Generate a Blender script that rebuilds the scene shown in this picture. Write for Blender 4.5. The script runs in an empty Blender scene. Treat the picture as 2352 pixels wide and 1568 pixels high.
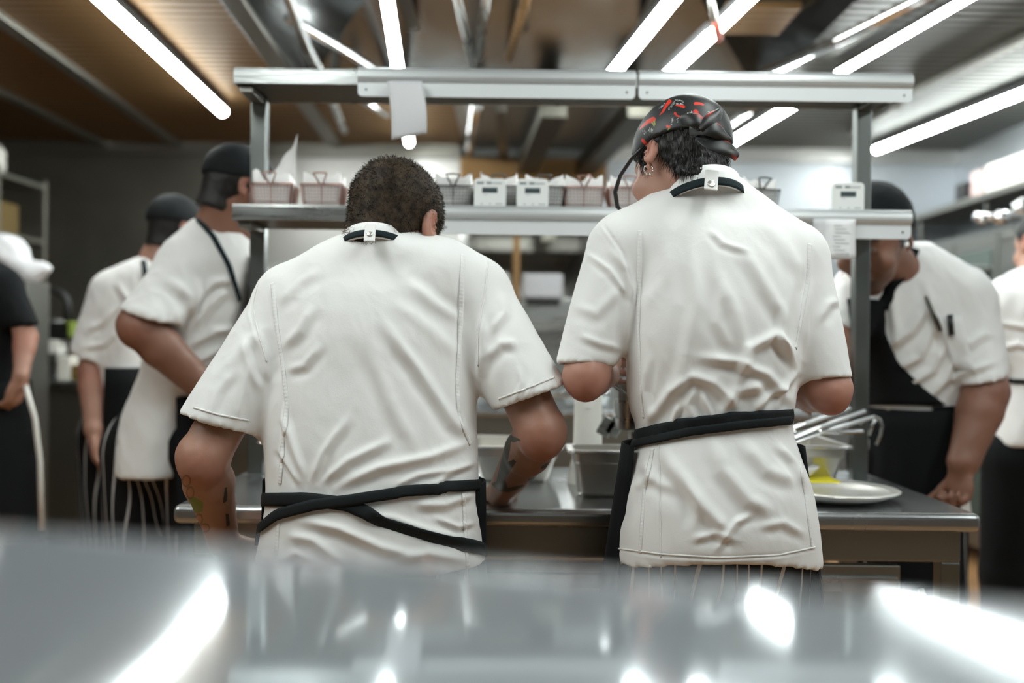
import bpy, bmesh, math, random
import numpy as np
from mathutils import Vector, Matrix, noise
from mathutils.bvhtree import BVHTree
random.seed(7)
sc = bpy.context.scene
C = sc.collection
# ------------------------------------------------------------------ camera
ROLL = math.radians(0.65); CR, SR = math.cos(ROLL), math.sin(ROLL)
CAM = Vector((0, 0, 1.28)); FPX = 2287.0
cd = bpy.data.cameras.new('camera'); cam = bpy.data.objects.new('camera', cd); C.objects.link(cam)
cd.sensor_width = 36; cd.lens = 36 * FPX / 2352; cd.clip_start = 0.02; cd.clip_end = 60
M = Matrix(((CR, -SR, 0), (0, 0, -1), (SR, CR, 0))).to_4x4(); M.translation = CAM
cam.matrix_world = M
cd.dof.use_dof = True; cd.dof.focus_distance = 1.93; cd.dof.aperture_fstop = 1.5
cd.dof.aperture_blades = 0
sc.camera = cam
# ------------------------------------------------------------------ world, exposure
w = bpy.data.worlds.new('World'); sc.world = w; w.use_nodes = True
w.node_tree.nodes['Background'].inputs[0].default_value = (.75, .8, .85, 1)
w.node_tree.nodes['Background'].inputs[1].default_value = 0.05
sc.view_settings.view_transform = 'Standard'; sc.view_settings.look = 'None'
sc.view_settings.gamma = 1; sc.view_settings.use_curve_mapping = False
sc.view_settings.exposure = 1.15
TUBE = 26.0          # radiance of the LED tubes
TUBE_COL = (.93, 1.0, .985)

def UV(px, py):
    u = (px - 1176) / FPX; v = (784 - py) / FPX
    return u * CR - v * SR, u * SR + v * CR
def P(px, py, Y):
    """world point seen at this pixel of the photo, Y metres ahead"""
    U, V = UV(px, py)
    return Vector((Y * U, Y, 1.28 + Y * V))
def PZ(px, py, z):
    U, V = UV(px, py); D = (z - 1.28) / V
    return Vector((D * U, D, z))
def proj(p):
    """N,3 -> N,2 pixels"""
    D = np.maximum(p[:, 1], .05); U = p[:, 0] / D; V = (p[:, 2] - 1.28) / D
    return np.stack([1176 + FPX * (U * CR + V * SR), 784 - FPX * (-U * SR + V * CR)], 1)
# ------------------------------------------------------------------ materials
MAT = {}
def mat(name, col=(.8, .8, .8), rough=.5, metal=0, bump=0, bscale=80, stretch=(1, 1, 1), bdist=.002, var=0, vscale=6, rvar=0, sheen=0, emit=0, trans=0, sss=0, col2=None, coat=0, coord='Object'):
    m = bpy.data.materials.new(name); m.use_nodes = True; MAT[name] = m
    nt = m.node_tree; b = nt.nodes['Principled BSDF']; L = nt.links
    b.inputs['Base Color'].default_value = (*col, 1); b.inputs['Roughness'].default_value = rough
    b.inputs['Metallic'].default_value = metal
    if sheen: b.inputs['Sheen Weight'].default_value = sheen
    if coat: b.inputs['Coat Weight'].default_value = coat
    if sss:
        b.inputs['Subsurface Weight'].default_value = sss; b.inputs['Subsurface Radius'].default_value = (.012, .004, .002); b.inputs['Subsurface Scale'].default_value = 1
    if trans: b.inputs['Transmission Weight'].default_value = trans
    if emit: b.inputs['Emission Color'].default_value = (*col, 1); b.inputs['Emission Strength'].default_value = emit
    tc = nt.nodes.new('ShaderNodeTexCoord')
    def mp(sx):
        n = nt.nodes.new('ShaderNodeMapping'); n.inputs['Scale'].default_value = sx
        L.new(tc.outputs[coord], n.inputs[0]); return n.outputs[0]
    if bump:
        t = nt.nodes.new('ShaderNodeTexNoise'); t.inputs['Scale'].default_value = bscale; t.inputs['Detail'].default_value = 4
        L.new(mp(stretch), t.inputs['Vector'])
        bn = nt.nodes.new('ShaderNodeBump'); bn.inputs['Strength'].default_value = bump; bn.inputs['Distance'].default_value = bdist
        L.new(t.outputs[0], bn.inputs['Height']); L.new(bn.outputs[0], b.inputs['Normal'])
    if var or rvar:
        t = nt.nodes.new('ShaderNodeTexNoise'); t.inputs['Scale'].default_value = vscale; t.inputs['Detail'].default_value = 5
        L.new(mp(stretch), t.inputs['Vector'])
        if var:
            mx = nt.nodes.new('ShaderNodeMix'); mx.data_type = 'RGBA'
            mx.inputs[6].default_value = (*col, 1)
            mx.inputs[7].default_value = (*(col2 or [c * (1 - var) for c in col]), 1)
            cr = nt.nodes.new('ShaderNodeMapRange'); cr.inputs[1].default_value = .38; cr.inputs[2].default_value = .62
            L.new(t.outputs[0], cr.inputs[0]); L.new(cr.outputs[0], mx.inputs[0]); L.new(mx.outputs[2], b.inputs['Base Color'])
        if rvar:
            mr = nt.nodes.new('ShaderNodeMapRange'); mr.inputs[1].default_value = .3; mr.inputs[2].default_value = .7
            mr.inputs[3].default_value = max(.02, rough - rvar); mr.inputs[4].default_value = rough + rvar
            L.new(t.outputs[0], mr.inputs[0]); L.new(mr.outputs[0], b.inputs['Roughness'])
    return m
mat('steel', (.40, .41, .40), .30, 1, bump=.25, bscale=14, stretch=(1, 1, 9), bdist=.002, rvar=.08)
mat('steel_post', (.25, .265, .255), .33, 1, rvar=.06)
mat('steel_table', (.42, .43, .43), .26, .9, bump=.06, bscale=5, bdist=.003, rvar=.03, vscale=5)
mat('steel_counter', (.55, .59, .63), .085, .50, bump=.05, bscale=2.5, bdist=.003, rvar=.03, vscale=5)
mat('steel_dark', (.30, .295, .27), .38, 1, bump=.2, bscale=5)
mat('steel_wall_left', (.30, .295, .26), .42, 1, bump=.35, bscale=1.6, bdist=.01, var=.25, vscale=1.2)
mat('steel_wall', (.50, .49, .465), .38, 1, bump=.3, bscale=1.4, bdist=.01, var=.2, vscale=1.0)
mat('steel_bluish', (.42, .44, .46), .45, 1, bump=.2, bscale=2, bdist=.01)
mat('steel_hood', (.24, .25, .25), .22, 1, bump=.5, bscale=1.7, bdist=.02, var=.35, vscale=1.5)
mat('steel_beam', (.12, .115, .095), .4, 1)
mat('steel_trim', (.30, .29, .26), .4, 1)
mat('chrome', (.8, .8, .8), .08, 1)
mat('aluminium_rail', (.66, .68, .68), .40, .6)
mat('rail_lip', (.72, .745, .75), .42, .1)
mat('steel_pan', (.58, .56, .52), .36, .85, rvar=.04)
mat('silver', (.80, .78, .72), .3, .7, bump=.8, bscale=160, bdist=.002)
def corrugated(name, col, rough):
    m = mat(name, col, rough, .85)
    nt = m.node_tree; L = nt.links; b = nt.nodes['Principled BSDF']; tc = nt.nodes['Texture Coordinate']
    wv = nt.nodes.new('ShaderNodeTexWave'); wv.wave_type = 'BANDS'; wv.bands_direction = 'Y'; wv.inputs['Scale'].default_value = 4.2
    wv.inputs['Distortion'].default_value = .6; wv.inputs['Detail'].default_value = 1
    L.new(tc.outputs['Object'], wv.inputs['Vector'])
    bn = nt.nodes.new('ShaderNodeBump'); bn.inputs['Strength'].default_value = .8; bn.inputs['Distance'].default_value = .02
    L.new(wv.outputs['Color'], bn.inputs['Height']); L.new(bn.outputs[0], b.inputs['Normal'])
    return m
corrugated('ceiling_brown', (.23, .135, .058), .52)  # brown base puts the orange floor's reflection into the left ceiling slats
corrugated('ceiling_grey', (.15, .15, .14), .5)
mat('ceiling_panel', (.40, .38, .345), .42, .9, bump=.2, bscale=3)
mat('floor_tile', (.50, .27, .12), .35, 0, var=.25, vscale=4, bump=.1, bscale=20)
mat('white_cloth', (.84, .83, .81), .85, 0, bump=.22, bscale=260, bdist=.0008, sheen=.15, coord='Object')
mat('beige_cloth', (.70, .65, .55), .9, 0, bump=.2, bscale=200)
mat('dirty_white', (.74, .72, .67), .85, 0, bump=.2, bscale=200)
mat('black_cloth', (.006, .007, .008), .9, 0, bump=.3, bscale=300, bdist=.0008)
mat('black_cap', (.009, .011, .012), .75, 0, bump=.3, bscale=250, bdist=.001)
mat('navy_cloth', (.012, .016, .045), .85)
mat('strap', (.010, .013, .014), .72, 0, bump=.35, bscale=220, bdist=.0012)
mat('strap_teal', (.008, .017, .020), .75, 0, bump=.3, bscale=220, bdist=.0012)
mat('hair_brown', (.019, .012, .0065), .65, 0, bump=.6, bscale=120, bdist=.003, var=.4, vscale=50, col2=(.055, .037, .022))
mat('hair_dark', (.008, .006, .005), .45, 0, bump=.6, bscale=60, stretch=(3, 3, .5), bdist=.004)
mat('paper', (.80, .80, .81), .8)
mat('paper_grey', (.62, .62, .63), .8)
mat('paper_dim', (.36, .36, .37), .8)
mat('liner_paper', (.82, .80, .78), .75, bump=.3, bscale=60)
mat('wire_rose', (.42, .23, .19), .4, .8)
mat('wire_dark', (.10, .10, .095), .45, .8)
mat('plastic_white', (.82, .83, .81), .38)
mat('lcd', (.085, .115, .125), .25)
mat('lcd_seg', (.03, .04, .045), .4)
mat('ink', (.10, .15, .17), .6)
mat('ink_light', (.45, .47, .46), .6)
mat('yellow_cloth', (.78, .68, .03), .7, bump=.2, bscale=80)
mat('porcelain', (.80, .80, .78), .12)
mat('off_white_plastic', (.78, .76, .70), .4)
mat('amber', (.17, .11, .03), .4)
mat('cream_box', (.68, .65, .58), .6)
mat('pink_box', (.50, .36, .34), .6)
mat('black_rubber', (.015, .015, .015), .5)
mat('black_plastic', (.01, .01, .01), .35)
mat('cable_red', (.45, .10, .06), .5)
mat('green_thing', (.20, .26, .04), .6)
mat('glass_dark', (.10, .13, .11), .12, .3)
mat('shoe', (.01, .01, .01), .45)
mat('tube_light', TUBE_COL, .5, emit=TUBE)
mat('lamp_body', (.12, .12, .12), .5, .3)
mat('blue_plastic', (.02, .04, .16), .5)
def stripes():
    m = mat('pinstripe', (.012, .012, .014), .85)
    nt = m.node_tree; L = nt.links; b = nt.nodes['Principled BSDF']; tc = nt.nodes['Texture Coordinate']
    at = nt.nodes.new('ShaderNodeAttribute'); at.attribute_name = 'stripe'
    fr = nt.nodes.new('ShaderNodeMath'); fr.operation = 'FRACT'; L.new(at.outputs['Fac'], fr.inputs[0])
    lt = nt.nodes.new('ShaderNodeMath'); lt.operation = 'LESS_THAN'; lt.inputs[1].default_value = .13; L.new(fr.outputs[0], lt.inputs[0])
    mx = nt.nodes.new('ShaderNodeMix'); mx.data_type = 'RGBA'; mx.inputs[6].default_value = (.007, .007, .008, 1); mx.inputs[7].default_value = (.55, .55, .55, 1)
    L.new(lt.outputs[0], mx.inputs[0]); L.new(mx.outputs[2], b.inputs['Base Color'])
stripes()
def vcol_mat(name, rough, sss=0, coat=0):
    m = mat(name, (.5, .3, .2), rough, sss=sss, bump=.25, bscale=180, bdist=.0006, coat=coat)
    nt = m.node_tree; at = nt.nodes.new('ShaderNodeAttribute'); at.attribute_name = 'tone'
    nt.links.new(at.outputs['Color'], nt.nodes['Principled BSDF'].inputs['Base Color'])
vcol_mat('skin', .5, sss=.12)
vcol_mat('cap_print', .48)
for n_ in ('hair_brown', 'black_cloth', 'black_cap', 'strap', 'strap_teal', 'pinstripe'): MAT[n_].node_tree.nodes['Principled BSDF'].inputs['Specular IOR Level'].default_value = .22
MAT['hair_dark'].node_tree.nodes['Principled BSDF'].inputs['Specular IOR Level'].default_value = .4
# ------------------------------------------------------------------ mesh helpers
def link(name, me, m=None, parent=None, smooth=False):
    o = bpy.data.objects.new(name, me); C.objects.link(o)
    if m: me.materials.append(MAT[m])
    if parent: o.parent = parent
    if smooth:
        me.polygons.foreach_set('use_smooth', [True] * len(me.polygons))
    return o
class MB:
    def __init__(s): s.v = []; s.f = []
    def add(s, vs, fs):
        n = len(s.v); s.v += [tuple(x) for x in vs]; s.f += [tuple(i + n for i in f) for f in fs]; return s
    def box(s, x0, x1, y0, y1, z0, z1, R=None, c=None):
        vs = [Vector((x, y, z)) for x in (x0, x1) for y in (y0, y1) for z in (z0, z1)]
        if R is not None:
            c = Vector(c) if c else Vector(((x0 + x1) / 2, (y0 + y1) / 2, (z0 + z1) / 2)); vs = [R @ (v - c) + c for v in vs]
        return s.add(vs, [(0, 1, 3, 2), (4, 6, 7, 5), (0, 4, 5, 1), (2, 3, 7, 6), (0, 2, 6, 4), (1, 5, 7, 3)])
    def tube(s, pts, r, n=8, closed=False, cap=True):
        pts = [Vector(p) for p in pts]; N = len(pts)
        rs = r if isinstance(r, (list, tuple)) else [r] * N
        t0 = (pts[1] - pts[0]).normalized(); up = Vector((0, 0, 1)) if abs(t0.z) < .9 else Vector((1, 0, 0))
        a = t0.cross(up).normalized(); rings = []; vs = []
        for i, p in enumerate(pts):
            if closed: t = (pts[(i + 1) % N] - pts[i - 1]).normalized()
            else: t = (pts[min(i + 1, N - 1)] - pts[max(i - 1, 0)]).normalized()
            a = (a - t * a.dot(t)).normalized(); b = t.cross(a)
            for k in range(n):
                an = 2 * math.pi * k / n; vs.append(p + (a * math.cos(an) + b * math.sin(an)) * rs[i])
        fs = []
        for i in range(N if closed else N - 1):
            j = (i + 1) % N
            for k in range(n):
                l = (k + 1) % n; fs.append((i * n + k, i * n + l, j * n + l, j * n + k))
        if cap and not closed: fs += [tuple(range(n))[::-1], tuple((N - 1) * n + k for k in range(n))]
        return s.add(vs, fs)
    def lathe(s, c, prof, n=24, ax=(0, 0, 1)):
        c = Vector(c); q = Vector((0, 0, 1)).rotation_difference(Vector(ax)); vs = []; fs = []
        for r, z in prof:
            for k in range(n):
                a = 2 * math.pi * k / n; vs.append(c + q @ Vector((r * math.cos(a), r * math.sin(a), z)))
        for i in range(len(prof) - 1):
            for k in range(n):
                l = (k + 1) % n; fs.append((i * n + k, i * n + l, (i + 1) * n + l, (i + 1) * n + k))
        fs += [tuple(range(n))[::-1], tuple((len(prof) - 1) * n + k for k in range(n))]
        return s.add(vs, fs)
    def rect(s, c, w, h, ax=(1, 0, 0), up=(0, 0, 1), t=.0006):
        """thin plate centred at c"""
        c = Vector(c); a = Vector(ax).normalized() * w / 2; u = Vector(up).normalized() * h / 2; n = a.cross(u).normalized() * t
        vs = [c + i * a + j * u + k * n for i in (-1, 1) for j in (-1, 1) for k in (-1, 1)]
        return s.add(vs, [(0, 1, 3, 2), (4, 6, 7, 5), (0, 4, 5, 1), (2, 3, 7, 6), (0, 2, 6, 4), (1, 5, 7, 3)])
    def build(s, name, m, parent=None, bevel=0, smooth=None, seg=2, solid=0):
        me = bpy.data.meshes.new(name); me.from_pydata(s.v, [], s.f); me.validate()
        bm = bmesh.new(); bm.from_mesh(me); bmesh.ops.recalc_face_normals(bm, faces=bm.faces); bm.to_mesh(me); bm.free()
        o = link(name, me, m, parent, smooth=bool(smooth))
        if solid:
            md = o.modifiers.new('solid', 'SOLIDIFY'); md.thickness = solid; md.offset = 0
        if bevel:
            md = o.modifiers.new('bevel', 'BEVEL'); md.width = bevel; md.segments = seg; md.limit_method = 'ANGLE'
        return o
def tag(o, label=None, cat=None, group=None, kind=None):
    if label: o['label'] = label
    if cat: o['category'] = cat
    if group: o['group'] = group
    if kind: o['kind'] = kind
    return o
def thing(name, label, cat, loc=(0, 0, 0), group=None):
    o = bpy.data.objects.new(name, None); C.objects.link(o); o.empty_display_size = .1
    o.location = loc
    return tag(o, label, cat, group)
def attach(root, *objs):
    """children were modelled in world space: keep them where they are"""
    for o in objs:
        o.parent = root; o.matrix_parent_inverse = Matrix.Translation(root.location).inverted()
def struct(mb, name, m, **k): return tag(mb.build(name, m, **k), kind='structure')
def copy_tree(o, parent=None):
    c = o.copy(); C.objects.link(c)
    if parent: c.parent = parent
    for ch in list(o.children): copy_tree(ch, c)
    return c
# ------------------------------------------------------------------ the room
RB = 6.75; CZ = 2.6; XR = 3.0; XL = -5.0
struct(MB().box(XL, XR, -3, 12, -.1, 0), 'floor', 'floor_tile')
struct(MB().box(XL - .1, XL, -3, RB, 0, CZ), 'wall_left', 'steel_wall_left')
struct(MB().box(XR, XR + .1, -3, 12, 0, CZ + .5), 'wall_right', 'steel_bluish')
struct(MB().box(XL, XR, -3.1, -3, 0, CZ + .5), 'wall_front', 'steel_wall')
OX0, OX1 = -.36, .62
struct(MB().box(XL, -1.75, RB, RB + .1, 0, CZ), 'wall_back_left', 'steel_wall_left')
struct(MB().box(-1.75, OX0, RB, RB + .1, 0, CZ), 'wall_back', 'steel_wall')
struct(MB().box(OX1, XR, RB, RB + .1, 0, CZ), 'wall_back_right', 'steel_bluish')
struct(MB().box(OX0 - .1, OX0, RB + .1, 12, 0, CZ), 'wall_passage_left', 'steel_wall')
struct(MB().box(OX1, OX1 + .1, RB + .1, 12, 0, CZ), 'wall_passage_right', 'steel_wall')
struct(MB().box(OX0, OX1, 11.9, 12, 0, CZ), 'wall_passage_end', 'steel_wall')
struct(MB().box(OX0, OX1, RB + .1, 12, CZ - .35, CZ), 'ceiling_passage', 'ceiling_grey')
# ceiling with a raised extraction coffer over the line
HX0, HX1, HY0, HY1, HZ = -1.12, 1.30, 2.3, 5.3, 3.05
struct(MB().box(XL, HX0, -3, RB, CZ, CZ + .05), 'ceiling_left', 'ceiling_brown')
struct(MB().box(HX1, XR, -3, RB, CZ, CZ + .05), 'ceiling_right', 'ceiling_grey')
struct(MB().box(HX0, -.34, HY1, RB, CZ, CZ + .05), 'ceiling_back', 'ceiling_brown')
struct(MB().box(-.34, HX1, HY1, RB + .1, CZ, CZ + .05), 'ceiling_back_right', 'ceiling_panel')
struct(MB().box(HX0, HX1, -3, HY0, CZ, CZ + .05), 'ceiling_front', 'ceiling_grey')
hood = thing('extraction_hood', 'stainless extraction hood recessed into the ceiling above the pass shelf', 'extractor hood', (0, 3.8, CZ))
h = MB(); ins = .45
a = [(HX0, HY0, CZ), (HX1, HY0, CZ), (HX1, HY1, CZ), (HX0, HY1, CZ)]
b = [(HX0 + ins, HY0 + ins, HZ), (HX1 - ins, HY0 + ins, HZ), (HX1 - ins, HY1 - ins, HZ), (HX0 + ins, HY1 - ins, HZ)]
h.add(a + b, [(0, 1, 5, 4), (1, 2, 6, 5), (2, 3, 7, 6), (3, 0, 4, 7), (4, 5, 6, 7)])
attach(hood, h.build('hood_shell', 'steel_hood', solid=.01))
for i, y in enumerate((3.35, 4.25)):
    attach(hood, MB().box(HX0 + .02, HX1 - .02, y, y + .07, HZ - .24, HZ - .20).build('cross_beam', 'steel_beam', bevel=.004))
for x in (-.55, 0.0, .62):
    attach(hood, MB().box(x, x + .06, HY0 + .2, HY1 - .2, HZ - .2, HZ - .15).build('rail', 'steel_trim', bevel=.004))
for x0 in (-.48, .07):
    for y0 in (3.45, 4.35):
        g = MB().box(x0, x0 + .46, y0, y0 + .42, HZ - .10, HZ - .07)
        for k in range(10): g.box(x0 + .02, x0 + .44, y0 + .02 + k * .04, y0 + .04 + k * .04, HZ - .115, HZ - .10)
        attach(hood, g.build('grease_filter', 'steel_wall'))
# wooden-brown grating panels inside the hood on the right
for (x0, y0, an) in ((.85, 3.4, 0), (.85, 4.0, 0)):
    attach(hood, MB().box(x0, x0 + .30, y0, y0 + .35, HZ - .42, HZ - .39).build('side_filter', 'ceiling_brown', bevel=.004))

def bar(name, p0, p1, wd, th, m, label, cat, group=None, parent=None):
    """flat bar between two points of the ceiling"""
    p0, p1 = Vector(p0), Vector(p1); d = (p1 - p0).normalized(); s_ = d.cross(Vector((0, 0, 1))).normalized() * wd / 2; u = Vector((0, 0, th))
    vs = [p0 - s_, p0 + s_, p1 + s_, p1 - s_]; vs += [v - u for v in vs]
    o = MB().add(vs, [(0, 1, 2, 3), (7, 6, 5, 4), (0, 4, 5, 1), (1, 5, 6, 2), (2, 6, 7, 3), (3, 7, 4, 0)]).build(name, m, bevel=.004)
    if kind_struct.get(name.split('_')[0]): tag(o, kind='structure')
    else: tag(o, label, cat, group)
    return o
kind_struct = {'trim': 1}
def ceil_line(q0, q1, z=CZ):
    p0 = PZ(*q0, z); p1 = PZ(*q1, z)
    return p0, p1
def extend(p0, p1, a=0, b=0):
    d = (p1 - p0).normalized(); return p0 - d * a, p1 + d * b
n = 1
for q0, q1, wd, m, e in (((0, 35), (400, 322), .07, 'steel_trim', .9), ((0, 205), (240, 325), .07, 'steel_trim', .5), ((542, 0), (765, 322), .09, 'steel_trim', 2.5), ((2352, 80), (2100, 205), .06, 'steel_trim', 1.5),
                     ((2060, 240), (1960, 300), .06, 'steel_trim', 0)):
    p0, p1 = extend(*ceil_line(q0, q1), a=e); bar('trim_%d' % n, p0, p1, wd, .03, m, None, None); n += 1
struct(MB().box(XL, OX0 - .02, RB - .05, RB, CZ - .09, CZ), 'trim_%d' % n, 'steel_trim'); n += 1
struct(MB().box(OX1 + .02, XR, RB - .05, RB, CZ - .09, CZ), 'trim_%d' % n, 'steel_wall'); n += 1
# beams of the lower line behind the pass
for q0, q1 in (((1268, 235), (1192, 405)), ((1462, 235), (1315, 400))):
    p0, p1 = ceil_line(q0, q1, 2.5); p0, p1 = extend(p0, p1, a=.1)
    lb = 'dark ceiling beam running back from the shelf, nearer the white timers' if q0[0] < 1300 else 'dark ceiling beam running back from beside the patterned cap'
    bar('ceiling_beam', p0, p1, .13, .10, 'steel_beam', lb, 'beam')
p0, p1 = ceil_line((1150, 240), (1160, 395), 2.55)
bar('ceiling_rail', p0, p1, .06, .04, 'steel_trim', 'slim steel rail on the ceiling left of the dark beams', 'rail')
struct(MB().box(OX0 + .0, OX1, RB - .12, RB + .1, 2.32, 2.5), 'trim_%d' % n, 'ceiling_brown'); n += 1
# beams in the passage behind
def pz(px, py, z): return PZ(px, py, z)
for q0, q1, lb in (((1262, 532), (1180, 590), 'dark beam in the far passage under the middle shelf, left one'), ((1345, 570), (1270, 610), 'dark beam in the far passage beside the hatted cook\'s sleeve')):
    a0, a1 = PZ(*q0, 2.22), PZ(*q1, 2.22); bar('passage_beam', a0, a1, .13, .08, 'steel_beam', lb, 'beam')
for k, y in enumerate((9.2, 10.4, 11.4)):
    tag(MB().box(OX0, OX1, y, y + .12, 2.12, 2.25).build('cross_beam', 'steel_trim', bevel=.005), 'brown cross beam on the passage ceiling, %s' % ('nearest', 'middle one', 'farthest')[k], 'beam')
# pipes in the hood
def pipe(pts, r, m, label, cat='pipe', name='pipe'):
    return tag(MB().tube(pts, r, 10).build(name, m, smooth=True), label, cat)
pipe([PZ(640, -60, 2.7), PZ(705, 110, 2.6), PZ(735, 165, 2.56), PZ(790, 300, 2.56)], .022, 'steel', 'steel pipe along the brown ceiling edge at the hood')
pipe([PZ(660, 40, 2.66), PZ(842, 145, 2.66), PZ(960, 213, 2.66)], .020, 'chrome', 'bright slanting steel pipe left of the middle tube lamp')
pipe([PZ(780, 195, 2.55), PZ(889, 262, 2.55)], .022, 'chrome', 'bright slanting pipe seen between the two shelves')
pipe([PZ(1047, -20, 2.7), PZ(1085, 150, 2.7)], .016, 'steel', 'thin steel rod hanging above the shelf, left of a pair')
pipe([PZ(1118, -20, 2.75), PZ(1098, 150, 2.75)], .018, 'steel', 'thin steel rod hanging above the shelf, right of a pair')
pipe([PZ(1212, -20, 2.75), PZ(1165, 150, 2.75)], .022, 'ceiling_brown', 'brownish steel rail inside the hood above the rail joint')
pipe([PZ(1098, 225, 2.52), PZ(1068, 405, 2.52)], .028, 'chrome', 'shiny steel conduit between the shelves behind the bowed head')
pipe([PZ(2150, -20, 2.55), PZ(1950, 80, 2.55), PZ(1760, 165, 2.55)], .026, 'chrome', 'long bright conduit slanting beside the right-hand tube lamps')
pipe([PZ(1780, 205, 2.565), PZ(1660, 290, 2.565)], .035, 'chrome', 'short bright conduit beside the lamp behind the patterned cap')
# ------------------------------------------------------------------ LED tube lamps
def lamp(p0, p1, r, label, caps=True, grp='tube lamps on the ceiling'):
    p0, p1 = Vector(p0), Vector(p1); c = (p0 + p1) / 2; d = (p1 - p0).normalized(); r *= .84
    t = thing('tube_lamp', label, 'lamp', c)
    attach(t, MB().tube([p0, p0 + d * .01, p1 - d * .01, p1], [r * .7, r, r, r * .7], 12).build('light_tube', 'tube_light', smooth=True))
    s_ = d.cross(Vector((0, 0, 1))).normalized() * r * 1.0; u = Vector((0, 0, r * .15)); v = Vector((0, 0, r * 1.5))
    vs = [p0 - s_ + u, p0 + s_ + u, p1 + s_ + u, p1 - s_ + u]; vs += [x + v - u for x in vs]
    attach(t, MB().add(vs, [(0, 1, 2, 3), (7, 6, 5, 4), (0, 4, 5, 1), (1, 5, 6, 2), (2, 6, 7, 3), (3, 7, 4, 0)]).build('lamp_housing', 'lamp_body'))
    return t
LZ = 2.54
lamp(PZ(120, -110, LZ), PZ(512, 256, LZ), .034, 'long slanting tube lamp on the brown ceiling, top left')
lamp(PZ(868, -140, LZ), PZ(940, 328, LZ), .026, 'tube lamp whose end glows below the hanging ticket')
lamp(PZ(1680, -170, LZ), PZ(1404, 172, LZ), .032, 'tube lamp ending over the joint of the ticket rails')
lamp(PZ(1840, -120, LZ), PZ(1652, 62, LZ), .028, 'tube lamp piece at the top edge, beyond the red-tipped cable')
lamp(PZ(1638, 74, LZ), PZ(1532, 172, LZ), .032, 'short tube lamp just above the shelf, below the red-tipped cable')
lamp(PZ(2420, -120, LZ), PZ(1925, 167, LZ), .020, 'long thin tube lamp over the right end of the shelf')
lamp(PZ(1822, 238, LZ - .02), PZ(1668, 332, LZ - .02), .034, 'tube lamp between the shelves right of the patterned cap')
lamp(PZ(2560, 128, LZ), PZ(2012, 342, LZ), .034, 'long tube lamp at the far right near the shelf post')
# unseen tube lamps added overhead, out of frame, to light the cooks
for x in (-2.4, -.9, .8, 2.2):
    for y in (.5,):
        l_ = lamp((x, y, LZ), (x, y + 1.7, LZ), .034, 'unseen tube lamp added on the ceiling above the frame'); l_['group'] = 'unseen tube lamps added above the frame'
lamp((OX0 + .1, 7.55, 2.22), (OX1 - .1, 7.55, 2.22), .03, 'unseen tube lamp added across the far passage ceiling')  # added pair of lamps, hidden behind the shelf, brightens the dark passage
lamp((OX0 + .1, 7.9, 2.21), (OX1 - .1, 7.9, 2.21), .03, 'second unseen tube lamp added across the far passage ceiling')
cb = thing('hanging_cable', 'pale cable with a red connector hanging between the tube lamps', 'cable', PZ(1640, 30, 2.5))
attach(cb, MB().tube([PZ(1628, -40, 2.6), PZ(1640, 40, 2.5), PZ(1648, 60, 2.49)], .012, 8).build('cable', 'steel_trim', smooth=True),
       MB().tube([PZ(1645, 52, 2.49), PZ(1651, 88, 2.47)], .016, 8).build('connector', 'cable_red', smooth=True))
# ------------------------------------------------------------------ work table
TX0, TX1, TY0, TY1, TZ = -.765, 1.07, 2.255, 3.03, .90
tb = thing('work_table', 'stainless steel work table under the two-tier pass shelf', 'table', (.15, 2.64, 0))
attach(tb, MB().box(TX0, TX1, TY0, TY1, TZ - .042, TZ).build('tabletop', 'steel_table', bevel=.014, seg=4, smooth=False))
attach(tb, MB().box(TX0 + .04, TX1 - .035, TY0 + .03, TY1 - .03, TZ - .115, TZ - .043).build('apron_rail', 'steel_dark', bevel=.003))
for x in (TX0 + .04, TX1 - .08):
    for y in (TY0 + .03, TY1 - .07):
        attach(tb, MB().box(x, x + .045, y, y + .045, .03, TZ - .115).build('leg', 'steel_post', bevel=.004))
for x0, x1 in ((TX0 + .10, -.1), (-.06, .5), (.52, TX1 - .17)):
    d = MB().box(x0, x1, TY0 + .035, TY0 + .06, .2, TZ - .125).build('front_panel', 'steel_dark', bevel=.003)
    attach(tb, d)
    hn = MB().box(x0 + .01, x1 - .01, TY0 + .024, TY0 + .036, TZ - .185, TZ - .150).build('panel_lip', 'steel_table', bevel=.003)
    hn.parent = d
attach(tb, MB().tube([(TX1 - .125, TY0 + .03, .45), (TX1 - .125, TY0 + .005, .47), (TX1 - .125, TY0 + .005, .70), (TX1 - .125, TY0 + .03, .72)], .008, 8).build('handle', 'chrome', smooth=True))
attach(tb, MB().box(TX0 + .04, TX1 - .04, TY0 + .07, TY1 - .05, .18, .2).build('lower_shelf', 'steel_table', bevel=.003))
# ------------------------------------------------------------------ pass shelf
ps = thing('pass_shelf', 'two-tier stainless pass shelf standing on the work table', 'shelf', (.13, 2.7, TZ))
SX0, SX1, SY0, SY1 = -.742, 1.045, 2.625, 2.84
for z1, nm in ((1.994, 'top_shelf'), (1.634, 'middle_shelf')):
    s_ = MB().box(SX0, SX1, SY0, SY1, z1 - .004, z1)      # folded sheet: top, front and back lips
    s_.box(SX0, SX1, SY0, SY0 + .004, z1 - .042, z1 - .004).box(SX0, SX1, SY1 - .004, SY1, z1 - .042, z1 - .004)
    s_.box(SX0, SX0 + .004, SY0 + .004, SY1 - .004, z1 - .042, z1 - .004).box(SX1 - .004, SX1, SY0 + .004, SY1 - .004, z1 - .042, z1 - .004)
    attach(ps, s_.build(nm, 'steel', bevel=.0015)); attach(ps, MB().box(SX0 + .006, SX1 - .006, SY0 + .006, SY1 - .006, z1 - .04, z1 - .0045).build('shaded_underside', 'steel_beam', bevel=.002))  # dark panel paints the shade under the shelf into its colour
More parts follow.
